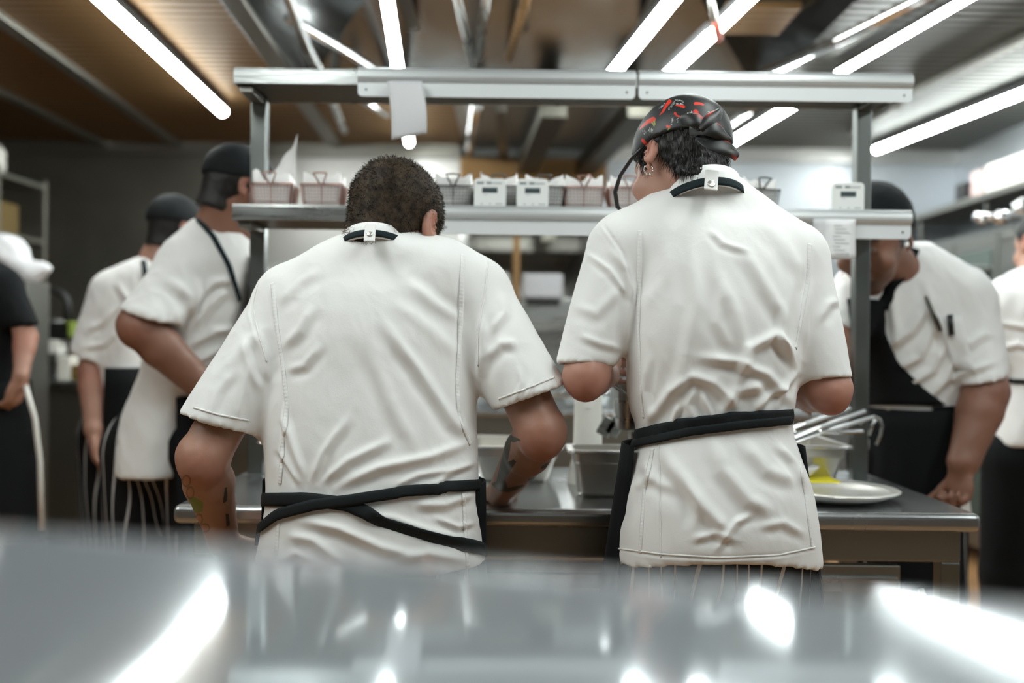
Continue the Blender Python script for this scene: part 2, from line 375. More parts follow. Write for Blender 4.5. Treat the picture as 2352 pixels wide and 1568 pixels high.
for x in (-.735, .955):
    attach(ps, MB().box(x, x + .042, 2.775, 2.817, TZ, 1.952).build('post', 'steel_post', bevel=.003))
    for z in (1.952, 1.592):
        br = MB().box(x + .004, x + .038, SY0 + .02, 2.775, z - .018, z).build('bracket', 'steel_dark', bevel=.002); attach(ps, br)
def ticket_rail(x0, x1, z, nm='ticket_rail'):
    """rounded aluminium profile with a flat lip under it"""
    prof = [(0, 0), (-.004, .001), (-.010, .006), (-.013, .014), (-.013, .020), (-.011, .030), (-.006, .037), (-.001, .040), (.0, .040)]
    vs = []; 
    for x in (x0, x1): vs += [(x, SY0 - .001 + a, z + b) for a, b in prof]
    N = len(prof); fs = [tuple(range(N)), tuple(range(N, 2 * N))[::-1]] + [(i, (i + 1) % N, N + (i + 1) % N, N + i) for i in range(N)]
    r = MB().add(vs, fs).build(nm, 'aluminium_rail', bevel=0); attach(ps, r)
    c = .012; zz = z - .036                      # lip with rounded lower corners
    y = SY0 - .004; pts = [(x0, z), (x0, zz + c)] + [(x0 + c - c * math.cos(t), zz + c - c * math.sin(t)) for t in (.4, .8, 1.2)] + [(x0 + c, zz), (x1 - c, zz)] + [(x1 - c + c * math.sin(t), zz + c - c * math.cos(t)) for t in (.4, .8, 1.2)] + [(x1, zz + c), (x1, z)]
    N = len(pts); vs = [(a, y, b) for a, b in pts] + [(a, y + .003, b) for a, b in pts]
    l = MB().add(vs, [tuple(range(N)), tuple(range(N, 2 * N))[::-1]] + [(i, (i + 1) % N, N + (i + 1) % N, N + i) for i in range(N)]).build('rail_lip', 'rail_lip')
    l.parent = r
    for x in (x0 + .022, x1 - .022):
        s_ = MB().lathe((x, y, z - .018), [(.0035, -.0005), (.003, .0015), (.0001, .002)], 10, (0, -1, 0)).build('screw', 'steel_post', smooth=True); s_.parent = r
XJ = (1457 - 1176) / FPX * 2.62
ticket_rail((815 - 1176) / FPX * 2.62, XJ - .005, 1.957); ticket_rail(XJ + .004, 1.047, 1.957)
ticket_rail(-.20, XJ - .005, 1.597); ticket_rail(XJ + .004, 1.047, 1.597)
# papers
def sheet(name, outline_fn, nx, nz, m, label, cat, solid=.0006):
    vs = [outline_fn(i / nx, j / nz) for j in range(nz + 1) for i in range(nx + 1)]
    fs = [(j * (nx + 1) + i, j * (nx + 1) + i + 1, (j + 1) * (nx + 1) + i + 1, (j + 1) * (nx + 1) + i) for j in range(nz) for i in range(nx)]
    return tag(MB().add(vs, fs).build(name, m, smooth=True, solid=solid), label, cat)
def tick(u, v):
    px = (888 + 82 * u) * (1 - v) + (897 + 82 * u) * v + 8 * math.sin(v * 2.6) * .8; py = 186 + (137 - 12 * u) * v
    p = P(px, py, 2.60); p.y -= .03 * math.sin(v * 2.2) * (.5 + .5 * u); return p
sheet('paper_ticket', tick, 8, 14, 'paper_grey', 'curling blank paper ticket hanging from the upper rail', 'paper')
o = sheet('note_sheet', lambda u, v: P(1895 + 70 * u, 503 + 92 * v, 2.608) , 4, 6, 'paper', 'small printed note hanging from the lower rail beside the right post', 'paper')
k = MB()
for j in range(9): k.rect(P(1915 + (20 if j < 2 else 14) * .5 + 6 * (j % 3), 518 + 8 * j, 2.6065), .022 + .008 * ((j * 7) % 3), .0016, t=.0003)
k.build('print_lines', 'ink_light', parent=o)
sheet('note_sheet', lambda u, v: P(1868 + 60 * u, 502 + 80 * v, 2.6085), 4, 6, 'paper_grey', 'plain paper slip overlapping the printed note on the lower rail', 'paper')
# ------------------------------------------------------------------ timers on the middle shelf
def timer():
    t = thing('kitchen_timer', '', 'timer')
    W, H, c = .0425, .0785, .011; pts = []
    for cx, cz, a0 in ((W - c, c, -90), (W - c, H - c, 0), (-W + c, H - c, 90), (-W + c, c, 180)):
        for s_ in range(6): a = math.radians(a0 + 18 * s_); pts.append((cx + c * math.cos(a), cz + c * math.sin(a)))
    N = len(pts); vs = [(a, -.009, b) for a, b in pts] + [(a, .009, b) for a, b in pts]
    MB().add(vs, [tuple(range(N)), tuple(range(N, 2 * N))[::-1]] + [(i, (i + 1) % N, N + (i + 1) % N, N + i) for i in range(N)]).build('case', 'plastic_white', t, bevel=.002)
    MB().box(-.0205, .0205, -.0097, -.008, .040, .0545).build('display', 'lcd', t, bevel=.0008)
    d = MB()
    for i in range(5): d.box(-.016 + i * .0068, -.012 + i * .0068, -.0100, -.0097, .043, .0515)
    d.build('digits', 'lcd_seg', t)
    k = MB()
    for i in range(4): k.box(-.034 + i * .0045, -.0305 + i * .0045, -.0095, -.009, .0635, .0695)
    for i in range(3): k.box(-.0085 + i * .0045, -.005 + i * .0045, -.0095, -.009, .0635, .0695)
    for i in range(9): k.box(.0055 + i * .003, .0075 + i * .003, -.0094, -.009, .0645, .0672)
    k.build('brand_marks', 'ink', t)
    k = MB()
    for i in range(4): k.box(-.017 + i * .003, -.015 + i * .003, -.0094, -.009, .0345, .0365)
    k.build('small_mark', 'ink_light', t)
    for x, ww in ((-.021, .0028), (.001, .0028), (.025, .009)):
        MB().box(x - ww, x + ww, -.0100, -.009, .0095, .0125).build('button', 'ink_light', t, bevel=.0006)
    return t
tm = timer(); first = True
for px, lb in ((1125, 'white digital timer on the middle shelf nearest the bowed cook'), (1223, 'white digital timer right of the first one, mid shelf'), (1690, 'white digital timer half hidden behind the hatted cook\'s collar'), (1946, 'white digital timer beside the right shelf post')):
    t = tm if first else copy_tree(tm); first = False
    t.location = P(px, 474, 2.655); t.location.z = 1.634; t['label'] = lb; t['group'] = 'timers on the middle shelf'; t.rotation_euler.z = random.uniform(-.04, .04)
# ------------------------------------------------------------------ fry baskets with paper liners
def basket(m, wd=.112, dp=.10, ht=.066):
    t = thing('fry_basket', '', 'basket')
    W, D = wd / 2, dp / 2; w2, d2 = W - .008, D - .008
    R = [(-W, -D, ht), (W, -D, ht), (W, D, ht), (-W, D, ht)]; B = [(-w2, -d2, .003), (w2, -d2, .003), (w2, d2, .003), (-w2, d2, .003)]
    MB().tube(R, .0022, 6, closed=True).tube(B, .0016, 6, closed=True).build('rim', m, t, smooth=True)
    g = MB()
    for i in range(4):
        a, b, c, d = Vector(R[i]), Vector(R[(i + 1) % 4]), Vector(B[i]), Vector(B[(i + 1) % 4]); n_ = 12 if i % 2 == 0 else 10
        for k in range(n_ + 1): g.tube([a.lerp(b, k / n_), c.lerp(d, k / n_)], .0007 if k % 6 else .0016, 4, cap=False)
        for k in range(1, 7): g.tube([a.lerp(c, k / 7), b.lerp(d, k / 7)], .0007, 4, cap=False)
    for k in range(1, 8): x = -w2 + 2 * w2 * k / 8; g.tube([(x, -d2, .003), (x, d2, .003)], .0007, 4, cap=False)
    g.build('wire_mesh', m, t)
    MB().tube([(-.004, -D, ht), (-.016, -D - .016, ht + .022), (-.019, -D - .02, ht + .026), (0, -D - .022, ht + .028), (.019, -D - .02, ht + .026), (.016, -D - .016, ht + .022), (.004, -D, ht)], .0022, 6).build('handle', m, t, smooth=True)
    return t
def liner(seed, peak=0, wd=.108, dp=.098, ht=.066):
    rnd = random.Random(seed); N = 12; vs = []
    for j in range(N + 1):
        for i in range(N + 1):
            u, v = i / N * 2 - 1, j / N * 2 - 1; r = max(abs(u), abs(v))
            k = min(r / .55, 1); x = u * k ** 0 * wd / 2 * (.86 if r > .55 else .86); y = v * dp / 2 * .86
            s_ = .55
            if r > s_: x = u / r * s_ * wd * .80 * (1 + .12 * (r - s_)); y = v / r * s_ * dp * .80 * (1 + .12 * (r - s_))
            else: x = u * wd * .80; y = v * dp * .80
            z = .005 + (max(0, r - s_) / (1 - s_)) * (ht + .012 + .02 * noise.noise(Vector((u * 2 + seed, v * 2, 0))) + .016 * (abs(u * v) ** 2))
            if peak and v > .55: z += peak * ((u + 1) / 2) ** 1.3 * (v - .55) / .45
            x += .004 * noise.noise(Vector((u * 3, v * 3, seed))) ; vs.append((x, y, z))
    fs = [(j * (N + 1) + i, j * (N + 1) + i + 1, (j + 1) * (N + 1) + i + 1, (j + 1) * (N + 1) + i) for j in range(N) for i in range(N)]
    return MB().add(vs, fs).build('paper_liner', 'liner_paper', smooth=True, solid=.0005)
bk = {'r': basket('wire_rose'), 'd': basket('wire_dark')}; used = set()
for i, (px, c, lb, pk) in enumerate(((632, 'r', 'copper wire fry basket beside the left shelf post', .12), (746, 'r', 'copper wire fry basket second from the left post', .0), (858, 'r', 'copper wire fry basket behind the left side of the bowed head', 0), (1043, 'd', 'dark wire fry basket right of the bowed head', .0),
                              (1146, 'd', 'dark wire fry basket behind the first timer', .0), (1249, 'd', 'dark wire fry basket behind the second timer', .0), (1338, 'r', 'copper wire fry basket right of the two timers', 0), (1440, 'r', 'copper wire fry basket behind the black strap of the hatted cook', 0), (1728, 'd', 'dark wire fry basket right of the hatted cook\'s neck', 0))):
    t = bk[c] if c not in used else copy_tree(bk[c]); used.add(c)
    p = P(px, 470, 2.745); t.location = (p.x, 2.742, 1.634); t['label'] = lb; t['group'] = 'fry baskets on the middle shelf'
    if i == 8: t.rotation_euler.z = .25
    l = liner(i * 3 + 1, pk); l.location = (p.x, 2.742, 1.635); tag(l, 'crumpled white paper liner in the ' + lb.replace('wire fry ', ''), 'paper', 'paper liners in the fry baskets'); l.rotation_euler.z = t.rotation_euler.z
# ------------------------------------------------------------------ soft shapes: a distance field turned into one smooth mesh
def v3(p): return np.array(p, dtype=np.float32)
class Field:
    def __init__(s, lo, hi, h):
        s.h = h; s.lo = v3(lo); n = np.ceil((v3(hi) - s.lo) / h).astype(int) + 1; s.n = n
        s.ax = [s.lo[i] + h * np.arange(n[i], dtype=np.float32) for i in range(3)]
        s.D = np.full(tuple(n), .5, dtype=np.float32)
    def sub(s, lo, hi):
        sl = []
        for i in range(3):
            a = int(max(0, math.floor((lo[i] - s.lo[i]) / s.h))); b = int(min(s.n[i], math.ceil((hi[i] - s.lo[i]) / s.h) + 1))
            if b <= a: return None
            sl.append(slice(a, b))
        return tuple(sl)
    def op(s, lo, hi, fn, k=.01, mode='u', pad=None):
        pad = (k + s.h * 3) if pad is None else pad
        sl = s.sub([a - pad for a in lo], [a + pad for a in hi])
        if sl is None: return s
        X = s.ax[0][sl[0]][:, None, None]; Y = s.ax[1][sl[1]][None, :, None]; Z = s.ax[2][sl[2]][None, None, :]
        d = fn(X, Y, Z); D = s.D[sl]
        if mode == 'u':
            if k > 0:
                t = np.clip(.5 + .5 * (D - d) / k, 0, 1); s.D[sl] = D * (1 - t) + d * t - k * t * (1 - t)
            else: s.D[sl] = np.minimum(D, d)
        elif mode == 's':
            d = -d
            if k > 0:
                t = np.clip(.5 - .5 * (D - d) / k, 0, 1); s.D[sl] = D * (1 - t) + d * t + k * t * (1 - t)
            else: s.D[sl] = np.maximum(D, d)
        elif mode == 'i': s.D[sl] = np.maximum(D, d)
        return s
    def cone(s, p0, p1, r0, r1, k=.01, mode='u', flat=None, cut0=None, cut1=None):
        """flat=(axis, f): section squeezed by f along axis. cut0/cut1 = plane normals closing the ends flat"""
        p0, p1 = v3(p0), v3(p1); v = p1 - p0; L2 = float(v @ v); R = max(r0, r1)
        def fn(X, Y, Z):
            x, y, z = X - p0[0], Y - p0[1], Z - p0[2]
            t = (x * v[0] + y * v[1] + z * v[2]) / L2
            if cut0 is None and cut1 is None: tc = np.clip(t, 0, 1)
            else: tc = np.clip(t, 0 if cut0 is None else -.5, 1 if cut1 is None else 1.5)
            x = x - tc * v[0]; y = y - tc * v[1]; z = z - tc * v[2]
            if flat is not None:
                a, f = v3(flat[0]), flat[1]; c = x * a[0] + y * a[1] + z * a[2]; g = (1 / f - 1) * c
                x = x + a[0] * g; y = y + a[1] * g; z = z + a[2] * g
            tt = np.clip(t, 0, 1)
            d = np.sqrt(x * x + y * y + z * z) - (r0 + (r1 - r0) * tt)
            if flat is not None and flat[1] < 1: d = d * flat[1] ** .5
            if cut0 is not None: d = np.maximum(d, -((X - p0[0]) * cut0[0] + (Y - p0[1]) * cut0[1] + (Z - p0[2]) * cut0[2]))
            if cut1 is not None: d = np.maximum(d, (X - p1[0]) * cut1[0] + (Y - p1[1]) * cut1[1] + (Z - p1[2]) * cut1[2])
            return d
        m = R * (flat[1] if flat and flat[1] > 1 else 1); e = (R if cut1 is not None else 0)
        return s.op(np.minimum(p0, p1) - m - e, np.maximum(p0, p1) + m + e, fn, k, mode)
    def ell(s, c, r, R=None, k=.01, mode='u'):
        c = v3(c); r = v3(r); A = np.array(R, dtype=np.float32)[:3, :3].T if R is not None else np.eye(3, dtype=np.float32)
        ext = np.sqrt(((A.T * r) ** 2).sum(1))
        def fn(X, Y, Z):
            x, y, z = X - c[0], Y - c[1], Z - c[2]
            l = [A[i, 0] * x + A[i, 1] * y + A[i, 2] * z for i in range(3)]
            k0 = np.sqrt(sum((l[i] / r[i]) ** 2 for i in range(3))); k1 = np.sqrt(sum((l[i] / r[i] ** 2) ** 2 for i in range(3))) + 1e-6
            return np.where(k0 < .05, -float(r.min()), k0 * (k0 - 1) / k1)
        return s.op(c - ext, c + ext, fn, k, mode)
    def loft(s, rings, k=.01, e=2.3, mode='u', grow=0, zlo=None, zhi=None):
        """rings: z, cx, cy, rx, ry from bottom to top"""
        a = np.array(sorted(rings), dtype=np.float64); zs = a[:, 0]; zz = np.linspace(zs[0], zs[-1], 160)
        def cat(col):      # monotone-ish cubic through the rings
            m = np.gradient(col, zs); i = np.clip(np.searchsorted(zs, zz) - 1, 0, len(zs) - 2); h = zs[i + 1] - zs[i]; t = (zz - zs[i]) / h
            return (2 * t**3 - 3 * t**2 + 1) * col[i] + (t**3 - 2 * t**2 + t) * h * m[i] + (-2 * t**3 + 3 * t**2) * col[i + 1] + (t**3 - t**2) * h * m[i + 1]
        T = [cat(a[:, j]) for j in range(1, 5)]
        z0 = zs[0] if zlo is None else zlo; z1 = zs[-1] if zhi is None else zhi
        def fn(X, Y, Z):
            g = [np.interp(Z, zz, t).astype(np.float32) for t in T]; rx = np.maximum(g[2] + grow, .004); ry = np.maximum(g[3] + grow, .004)
            q = (np.abs((X - g[0]) / rx) ** e + np.abs((Y - g[1]) / ry) ** e) ** (1 / e)
            d = (q - 1) * np.minimum(rx, ry)
            return np.maximum(d, np.maximum(z0 - Z, Z - z1))
        lo = ((a[:, 1] - a[:, 3]).min() - grow, (a[:, 2] - a[:, 4]).min() - grow, z0); hi = ((a[:, 1] + a[:, 3]).max() + grow, (a[:, 2] + a[:, 4]).max() + grow, z1)
        return s.op(lo, hi, fn, k, mode)
    def plane(s, p, n, lo=None, hi=None):
        """remove what lies on the side the normal points to"""
        p = v3(p); n = v3(n); n = n / np.linalg.norm(n)
        lo = s.lo if lo is None else lo; hi = s.lo + s.h * s.n if hi is None else hi
        return s.op(lo, hi, lambda X, Y, Z: (X - p[0]) * n[0] + (Y - p[1]) * n[1] + (Z - p[2]) * n[2], 0, 'i', 0)
    def mesh(s, smooth=2):
        D = s.D; D[0] = D[-1] = .1; D[:, 0] = D[:, -1] = .1; D[:, :, 0] = D[:, :, -1] = .1
        neg = D < 0
        c = neg[:-1, :-1, :-1].astype(np.int8)
        for a in (0, 1):
            for b in (0, 1):
                for e in (0, 1):
                    if a or b or e: c += neg[a:neg.shape[0] - 1 + a, b:neg.shape[1] - 1 + b, e:neg.shape[2] - 1 + e]
        act = (c > 0) & (c < 8); idx = np.argwhere(act); ids = np.full(act.shape, -1, dtype=np.int32); ids[act] = np.arange(len(idx))
        acc = np.zeros((len(idx), 3), dtype=np.float64); cnt = np.zeros(len(idx))
        cor = [(a, b, e) for a in (0, 1) for b in (0, 1) for e in (0, 1)]
        val = {q: D[idx[:, 0] + q[0], idx[:, 1] + q[1], idx[:, 2] + q[2]].astype(np.float64) for q in cor}
        for q in cor:
            for ax in range(3):
                if q[ax] == 0:
                    q2 = list(q); q2[ax] = 1; q2 = tuple(q2); d0, d1 = val[q], val[q2]; m = (d0 < 0) != (d1 < 0)
                    t = np.where(m, d0 / np.where(m, d0 - d1, 1), 0); p = np.tile(np.array(q, dtype=np.float64), (len(idx), 1)); p[:, ax] += t
                    acc[m] += p[m]; cnt[m] += 1
        V = (acc / cnt[:, None] + idx) * s.h + s.lo
        F = []
        for ax in range(3):
            b_, c_ = (ax + 1) % 3, (ax + 2) % 3
            s0 = [slice(None)] * 3; s1 = [slice(None)] * 3; s0[ax] = slice(0, -1); s1[ax] = slice(1, None)
            A = neg[tuple(s0)]; B = neg[tuple(s1)]
            e = np.argwhere(A != B); sg = A[tuple(e.T)]
            ok = (e[:, b_] > 0) & (e[:, c_] > 0); e = e[ok]; sg = sg[ok]
            ok = (e[:, b_] < neg.shape[b_] - 1) & (e[:, c_] < neg.shape[c_] - 1); e = e[ok]; sg = sg[ok]
            q = []
            for db, dc in ((0, 0), (-1, 0), (-1, -1), (0, -1)):
                g = e.copy(); g[:, b_] += db; g[:, c_] += dc; q.append(ids[tuple(g.T)])
            q = np.stack(q, 1); q[~sg] = q[~sg][:, ::-1]; F.append(q)
        F = np.concatenate(F); F = F[(F >= 0).all(1)]
        for _ in range(smooth):
            a = np.zeros_like(V); n = np.zeros(len(V))
            for i in range(4):
                np.add.at(a, F[:, i], V[F[:, (i + 1) % 4]]); np.add.at(n, F[:, i], 1)
                np.add.at(a, F[:, (i + 1) % 4], V[F[:, i]]); np.add.at(n, F[:, (i + 1) % 4], 1)
            V = V * .4 + .6 * a / np.maximum(n, 1)[:, None]
        return V, F
def normals(V, F):
    n = np.cross(V[F[:, 2]] - V[F[:, 0]], V[F[:, 3 if F.shape[1] > 3 else 2]] - V[F[:, 1]]); N = np.zeros_like(V)
    for i in range(F.shape[1]): np.add.at(N, F[:, i], n)
    return N / np.maximum(np.linalg.norm(N, axis=1), 1e-9)[:, None]
def subdivide(V, F):
    """one linear split of quads, then light smoothing"""
    E = np.concatenate([np.stack([F[:, i], F[:, (i + 1) % 4]], 1) for i in range(4)]); Es = np.sort(E, 1)
    key = Es[:, 0].astype(np.int64) * len(V) + Es[:, 1]; u, inv = np.unique(key, return_inverse=True)
    ev = (V[u // len(V)] + V[u % len(V)]) / 2; n = len(V); m = len(F); ei = inv.reshape(4, m).T + n; fi = np.arange(m) + n + len(ev)
    V2 = np.concatenate([V, ev, V[F].mean(1)])
    F2 = np.concatenate([np.stack([F[:, i], ei[:, i], fi, ei[:, (i + 3) % 4]], 1) for i in range(4)])
    return V2, F2
def laplace(V, F, it, w=.6):
    for _ in range(it):
        a = np.zeros_like(V); n = np.zeros(len(V))
        for i in range(4):
            np.add.at(a, F[:, i], V[F[:, (i + 1) % 4]]); np.add.at(n, F[:, i], 1)
            np.add.at(a, F[:, (i + 1) % 4], V[F[:, i]]); np.add.at(n, F[:, (i + 1) % 4], 1)
        V = V * (1 - w) + w * a / np.maximum(n, 1)[:, None]
    return V
def to_obj(V, F, name, m, parent=None):
    me = bpy.data.meshes.new(name); me.vertices.add(len(V)); me.vertices.foreach_set('co', V.astype(np.float32).ravel())
    me.loops.add(F.size); me.loops.foreach_set('vertex_index', F.astype(np.int32).ravel()); me.polygons.add(len(F))
    me.polygons.foreach_set('loop_start', np.arange(0, F.size, F.shape[1], dtype=np.int32)); me.update(calc_edges=True); me.validate()
    o = link(name, me, m, None, smooth=True)
    if parent: attach(parent, o)
    return o
def tone(o, col):
    a = o.data.color_attributes.new('tone', 'FLOAT_COLOR', 'POINT'); a.data.foreach_set('color', np.concatenate([col, np.ones((len(col), 1))], 1).astype(np.float32).ravel())
def fold_disp(V, N, strokes, nz=None):
    """cloth folds: ridges and valleys along lines, given where they lie on the garment as seen from behind"""
    q = proj(V); face = np.clip(-N[:, 1] * 1.6 + .1, 0, 1); d = np.zeros(len(V))
    for pts, w_, hgt in strokes:
        pts = np.array(pts, float); best = np.full(len(V), 1e9); sg = np.zeros(len(V)); tt = np.zeros(len(V)); S = len(pts) - 1
        bb = (q[:, 0] > pts[:, 0].min() - 4 * w_) & (q[:, 0] < pts[:, 0].max() + 4 * w_) & (q[:, 1] > pts[:, 1].min() - 4 * w_) & (q[:, 1] < pts[:, 1].max() + 4 * w_)
        qi = q[bb]; b_ = np.full(len(qi), 1e9); s_ = np.zeros(len(qi)); t_ = np.zeros(len(qi))
        for i in range(S):
            a = pts[i]; v = pts[i + 1] - a; L = np.hypot(*v) + 1e-6; r = qi - a; t = np.clip((r @ v) / L**2, 0, 1); e = r - t[:, None] * v
            dd = np.hypot(e[:, 0], e[:, 1]); side = np.sign(v[0] * r[:, 1] - v[1] * r[:, 0]); m = dd < b_
            b_[m] = dd[m]; s_[m] = side[m]; t_[m] = (i + t[m]) / S
        x = b_ * s_ / w_; prof = np.exp(-x * x) - .55 * np.exp(-((x - 1.7) / 1.1) ** 2)
        tp = np.clip(np.minimum(t_, 1 - t_) * 4 + .12, 0, 1) * np.where(b_ < 4 * w_, 1, 0)
        d[bb] += hgt * .001 * prof * tp
    return d * face
def folds_noise(V, amp, sc_, st=(1, 1, .45), seed=0):
    out = np.empty(len(V)); s_ = [sc_ * a for a in st]
    for i, (x, y, z) in enumerate(V): 
        t = noise.noise(Vector((x * s_[0] + seed, y * s_[1], z * s_[2] + x * sc_ * .25)))
        out[i] = (1 - abs(t) * 2.2)
    return out * amp

# ------------------------------------------------------------------ anatomy
def rotm(yaw, pitch, roll=0):
    return (Matrix.Rotation(math.radians(yaw), 3, 'Z') @ Matrix.Rotation(math.radians(-pitch), 3, 'X') @ Matrix.Rotation(math.radians(roll), 3, 'Y'))
def add_head(F, c, R, s_=1.0):
    c = Vector(c); W = lambda x, y, z: c + R @ (Vector((x, y, z)) * s_)
    e = lambda p, r, k=.012, mode='u', RR=None: F.ell(W(*p), [a * s_ for a in r], RR or R, k, mode)
    e((0, -.012, .035), (.076, .096, .083)); e((0, .028, -.005), (.062, .070, .086), .03)
    e((0, .036, -.068), (.052, .052, .046), .025); F.cone(W(-.018, .078, -.098), W(.018, .078, -.098), .017 * s_, .017 * s_, .02)
    F.cone(W(-.038, .080, .026), W(.038, .080, .026), .011 * s_, .011 * s_, .02)
    F.cone(W(0, .094, .014), W(0, .116, -.028), .007 * s_, .012 * s_, .012)
    for q in (-1, 1):
        F.cone(W(.012 * q, .102, -.032), W(.008 * q, .106, -.03), .008 * s_, .006 * s_, .006)
        e((.031 * q, .098, .006), (.017, .012, .011), .01, 's'); e((.031 * q, .083, .006), (.012, .012, .012), .003)
        e((.045 * q, .07, -.035), (.024, .02, .02), .03)
        Q = R @ Matrix.Rotation(math.radians(-28 * q), 3, 'Z') @ Matrix.Rotation(math.radians(12), 3, 'X')
        e((.084 * q, -.012, .000), (.0065, .019, .033), .006, RR=Q)
        e((.091 * q, -.006, .004), (.0055, .011, .020), .004, 's', RR=Q); e((.079 * q, .004, -.028), (.005, .009, .010), .006, RR=Q)
    e((0, .094, -.056), (.026, .010, .0055), .004); e((0, .093, -.068), (.022, .010, .006), .004)
def add_hand(F, w_, d, n, side, curl=25, spread=1., s_=1.0, thumb=.6):
    w_, d, n = Vector(w_), Vector(d).normalized(), Vector(n).normalized(); n = (n - d * n.dot(d)).normalized(); t = d.cross(n) * side
    R = Matrix((t, d, n)).transposed()
    F.ell(w_ + d * .048 * s_, (.041 * s_, .052 * s_, .0165 * s_), R, .014); F.ell(w_ + d * .03 * s_ + t * .022 * s_ + n * .008 * s_, (.019 * s_, .034 * s_, .015 * s_), R, .012)
    for i, (o, L, r) in enumerate(((.030, .070, .0092), (.0105, .078, .0095), (-.0095, .073, .0090), (-.028, .057, .0080))):
        p = w_ + (d * (.088 - .006 * abs(i - 1)) + t * o) * s_; dr = (d + t * o * 3 * spread).normalized(); a = curl
        for j, (f, c) in enumerate(((.45, 1), (.31, 1.3), (.24, .9))):
            a = math.radians(curl * c); ax = dr.cross(n).normalized(); 
            dr = (Matrix.Rotation(a, 3, ax) @ dr).normalized(); n2 = (Matrix.Rotation(a, 3, ax) @ n)
            q = p + dr * L * f * s_; F.cone(p, q, r * (1 - .1 * j) * s_, r * (.92 - .1 * j) * s_, .005); p = q; n = n2
        n = R @ Vector((0, 0, 1))
    p = w_ + (d * .025 + t * .030) * s_; dr = (d * .75 + t * thumb + n * .35).normalized()
    for L, r in ((.042, .0135), (.032, .0105), (.024, .0095)):
        q = p + dr * L * s_; F.cone(p, q, r * s_, r * .88 * s_, .008); p = q; dr = (dr + n * .25 + d * .15).normalized()
SKIN = dict(pale=(.44, .24, .175), tan=(.38, .205, .14), brown=(.26, .125, .08))
def build_body(root, S, h=.007):
    """one continuous skin surface: head, neck, core, arms, hands, legs"""
    pts = [S['head'][0], *S['armL'], *S['armR'], *S['legL'], *S['legR']]; a = np.array([tuple(p) for p in pts]); lo = a.min(0) - .16; hi = a.max(0) + .16
    F = Field(lo, hi, h); hc, hR, hs = S['head']; nb = S['neck']; pv = S['pelvis']
    add_head(F, hc, hR, hs)
    F.cone(Vector(hc) + hR @ Vector((0, -.022, -.045)) * hs, nb, .056 * hs, .062 * hs, .02)
    g = S.get('girth', 1)
    F.cone(nb, pv, .085, .10, .03, flat=((0, 1, 0), .8)); ch = Vector(nb).lerp(pv, .25)
    for k, sd in (('armL', -1), ('armR', 1)):
        sh, el, wr = [Vector(x) for x in S[k]]; r = S.get('armr', (.050, .044, .043, .028))
        F.cone(ch, sh, .06, r[0], .03); F.cone(sh, el, r[0], r[1] * 1.0, .02); m = el.lerp(wr, .28); F.cone(el, m, r[1], r[2] * 1.04, .012); F.cone(m, wr, r[2] * 1.04, r[3], .012)
        F.ell(el, [r[1] * 1.0] * 3, None, .01); F.ell(el + Vector((0, -.014, -.016)), [r[1] * .72, r[1] * .8, r[1] * .8], None, .018)
        hd = S['hand' + k[-1]]; F.cone(wr, wr + Vector(hd[0]).normalized() * .03, r[3], .024, .012)
        add_hand(F, wr + Vector(hd[0]).normalized() * .012, hd[0], hd[1], hd[2], curl=hd[3], s_=hd[4] if len(hd) > 4 else 1)
    for k in ('legL', 'legR'):
        hp, kn, an = S[k]; F.cone(pv, hp, .10, .075, .03); F.cone(hp, kn, .07, .05, .02); F.cone(kn, an, .05, .036, .01); F.cone(an, Vector(an) + Vector((0, .12 * S.get('toe', 1), -.03)), .036, .028, .02)
    V, Q = F.mesh(2)
    return V, Q
def finish_body(root, S, V, Q, extra=None):
    NB_ = normals(V, Q); V = V + NB_ * np.array([noise.noise(Vector(v) * 22) * .0016 + noise.noise(Vector(v) * 60) * .0006 for v in V])[:, None]
    o = to_obj(V, Q, 'body', 'skin', root); base = np.array(SKIN[S['skin']]); col = np.tile(base, (len(V), 1))
    hc, hR, hs = S['head']
    for k in ('armL', 'armR'):      # ruddier elbows
        el = np.array(S[k][1]); d = np.linalg.norm(V - (el - np.array((0, .03, .02))), axis=1); m = np.exp(-(d / .05) ** 2)[:, None] * .55; col = col * (1 - m) + m * base * np.array((.95, .55, .50))
    A = np.array(hR.to_3x3()); L = (V - np.array(hc)) @ A / hs                       # into head space
    def spot(p, r, c, a=1.):
        nonlocal col
        d = np.linalg.norm((L - np.array(p)) / np.array(r), axis=1); m = (np.clip(1.5 - d, 0, 1) ** 1.5 * a)[:, None]; col = col * (1 - m) + m * np.array(c)
    for q in (-1, 1):
        spot((.031 * q, .095, .006), (.010, .012, .005), (.6, .55, .5), .8); spot((.031 * q, .096, .006), (.004, .01, .004), (.02, .012, .01)); spot((.034 * q, .088, .027), (.02, .02, .004), (.06, .04, .03))
        spot((.085 * q, -.01, 0), (.012, .02, .034), base * np.array((1.1, .72, .68)), .6)
    spot((0, .10, -.062), (.022, .012, .009), base * np.array((.85, .5, .5)), .7)
    if 'beard' in S: spot((0, .07, -.085), (.06, .05, .04), (.07, .045, .03), .8)
    if extra is not None: col = extra(V, col)
    tone(o, col); return o
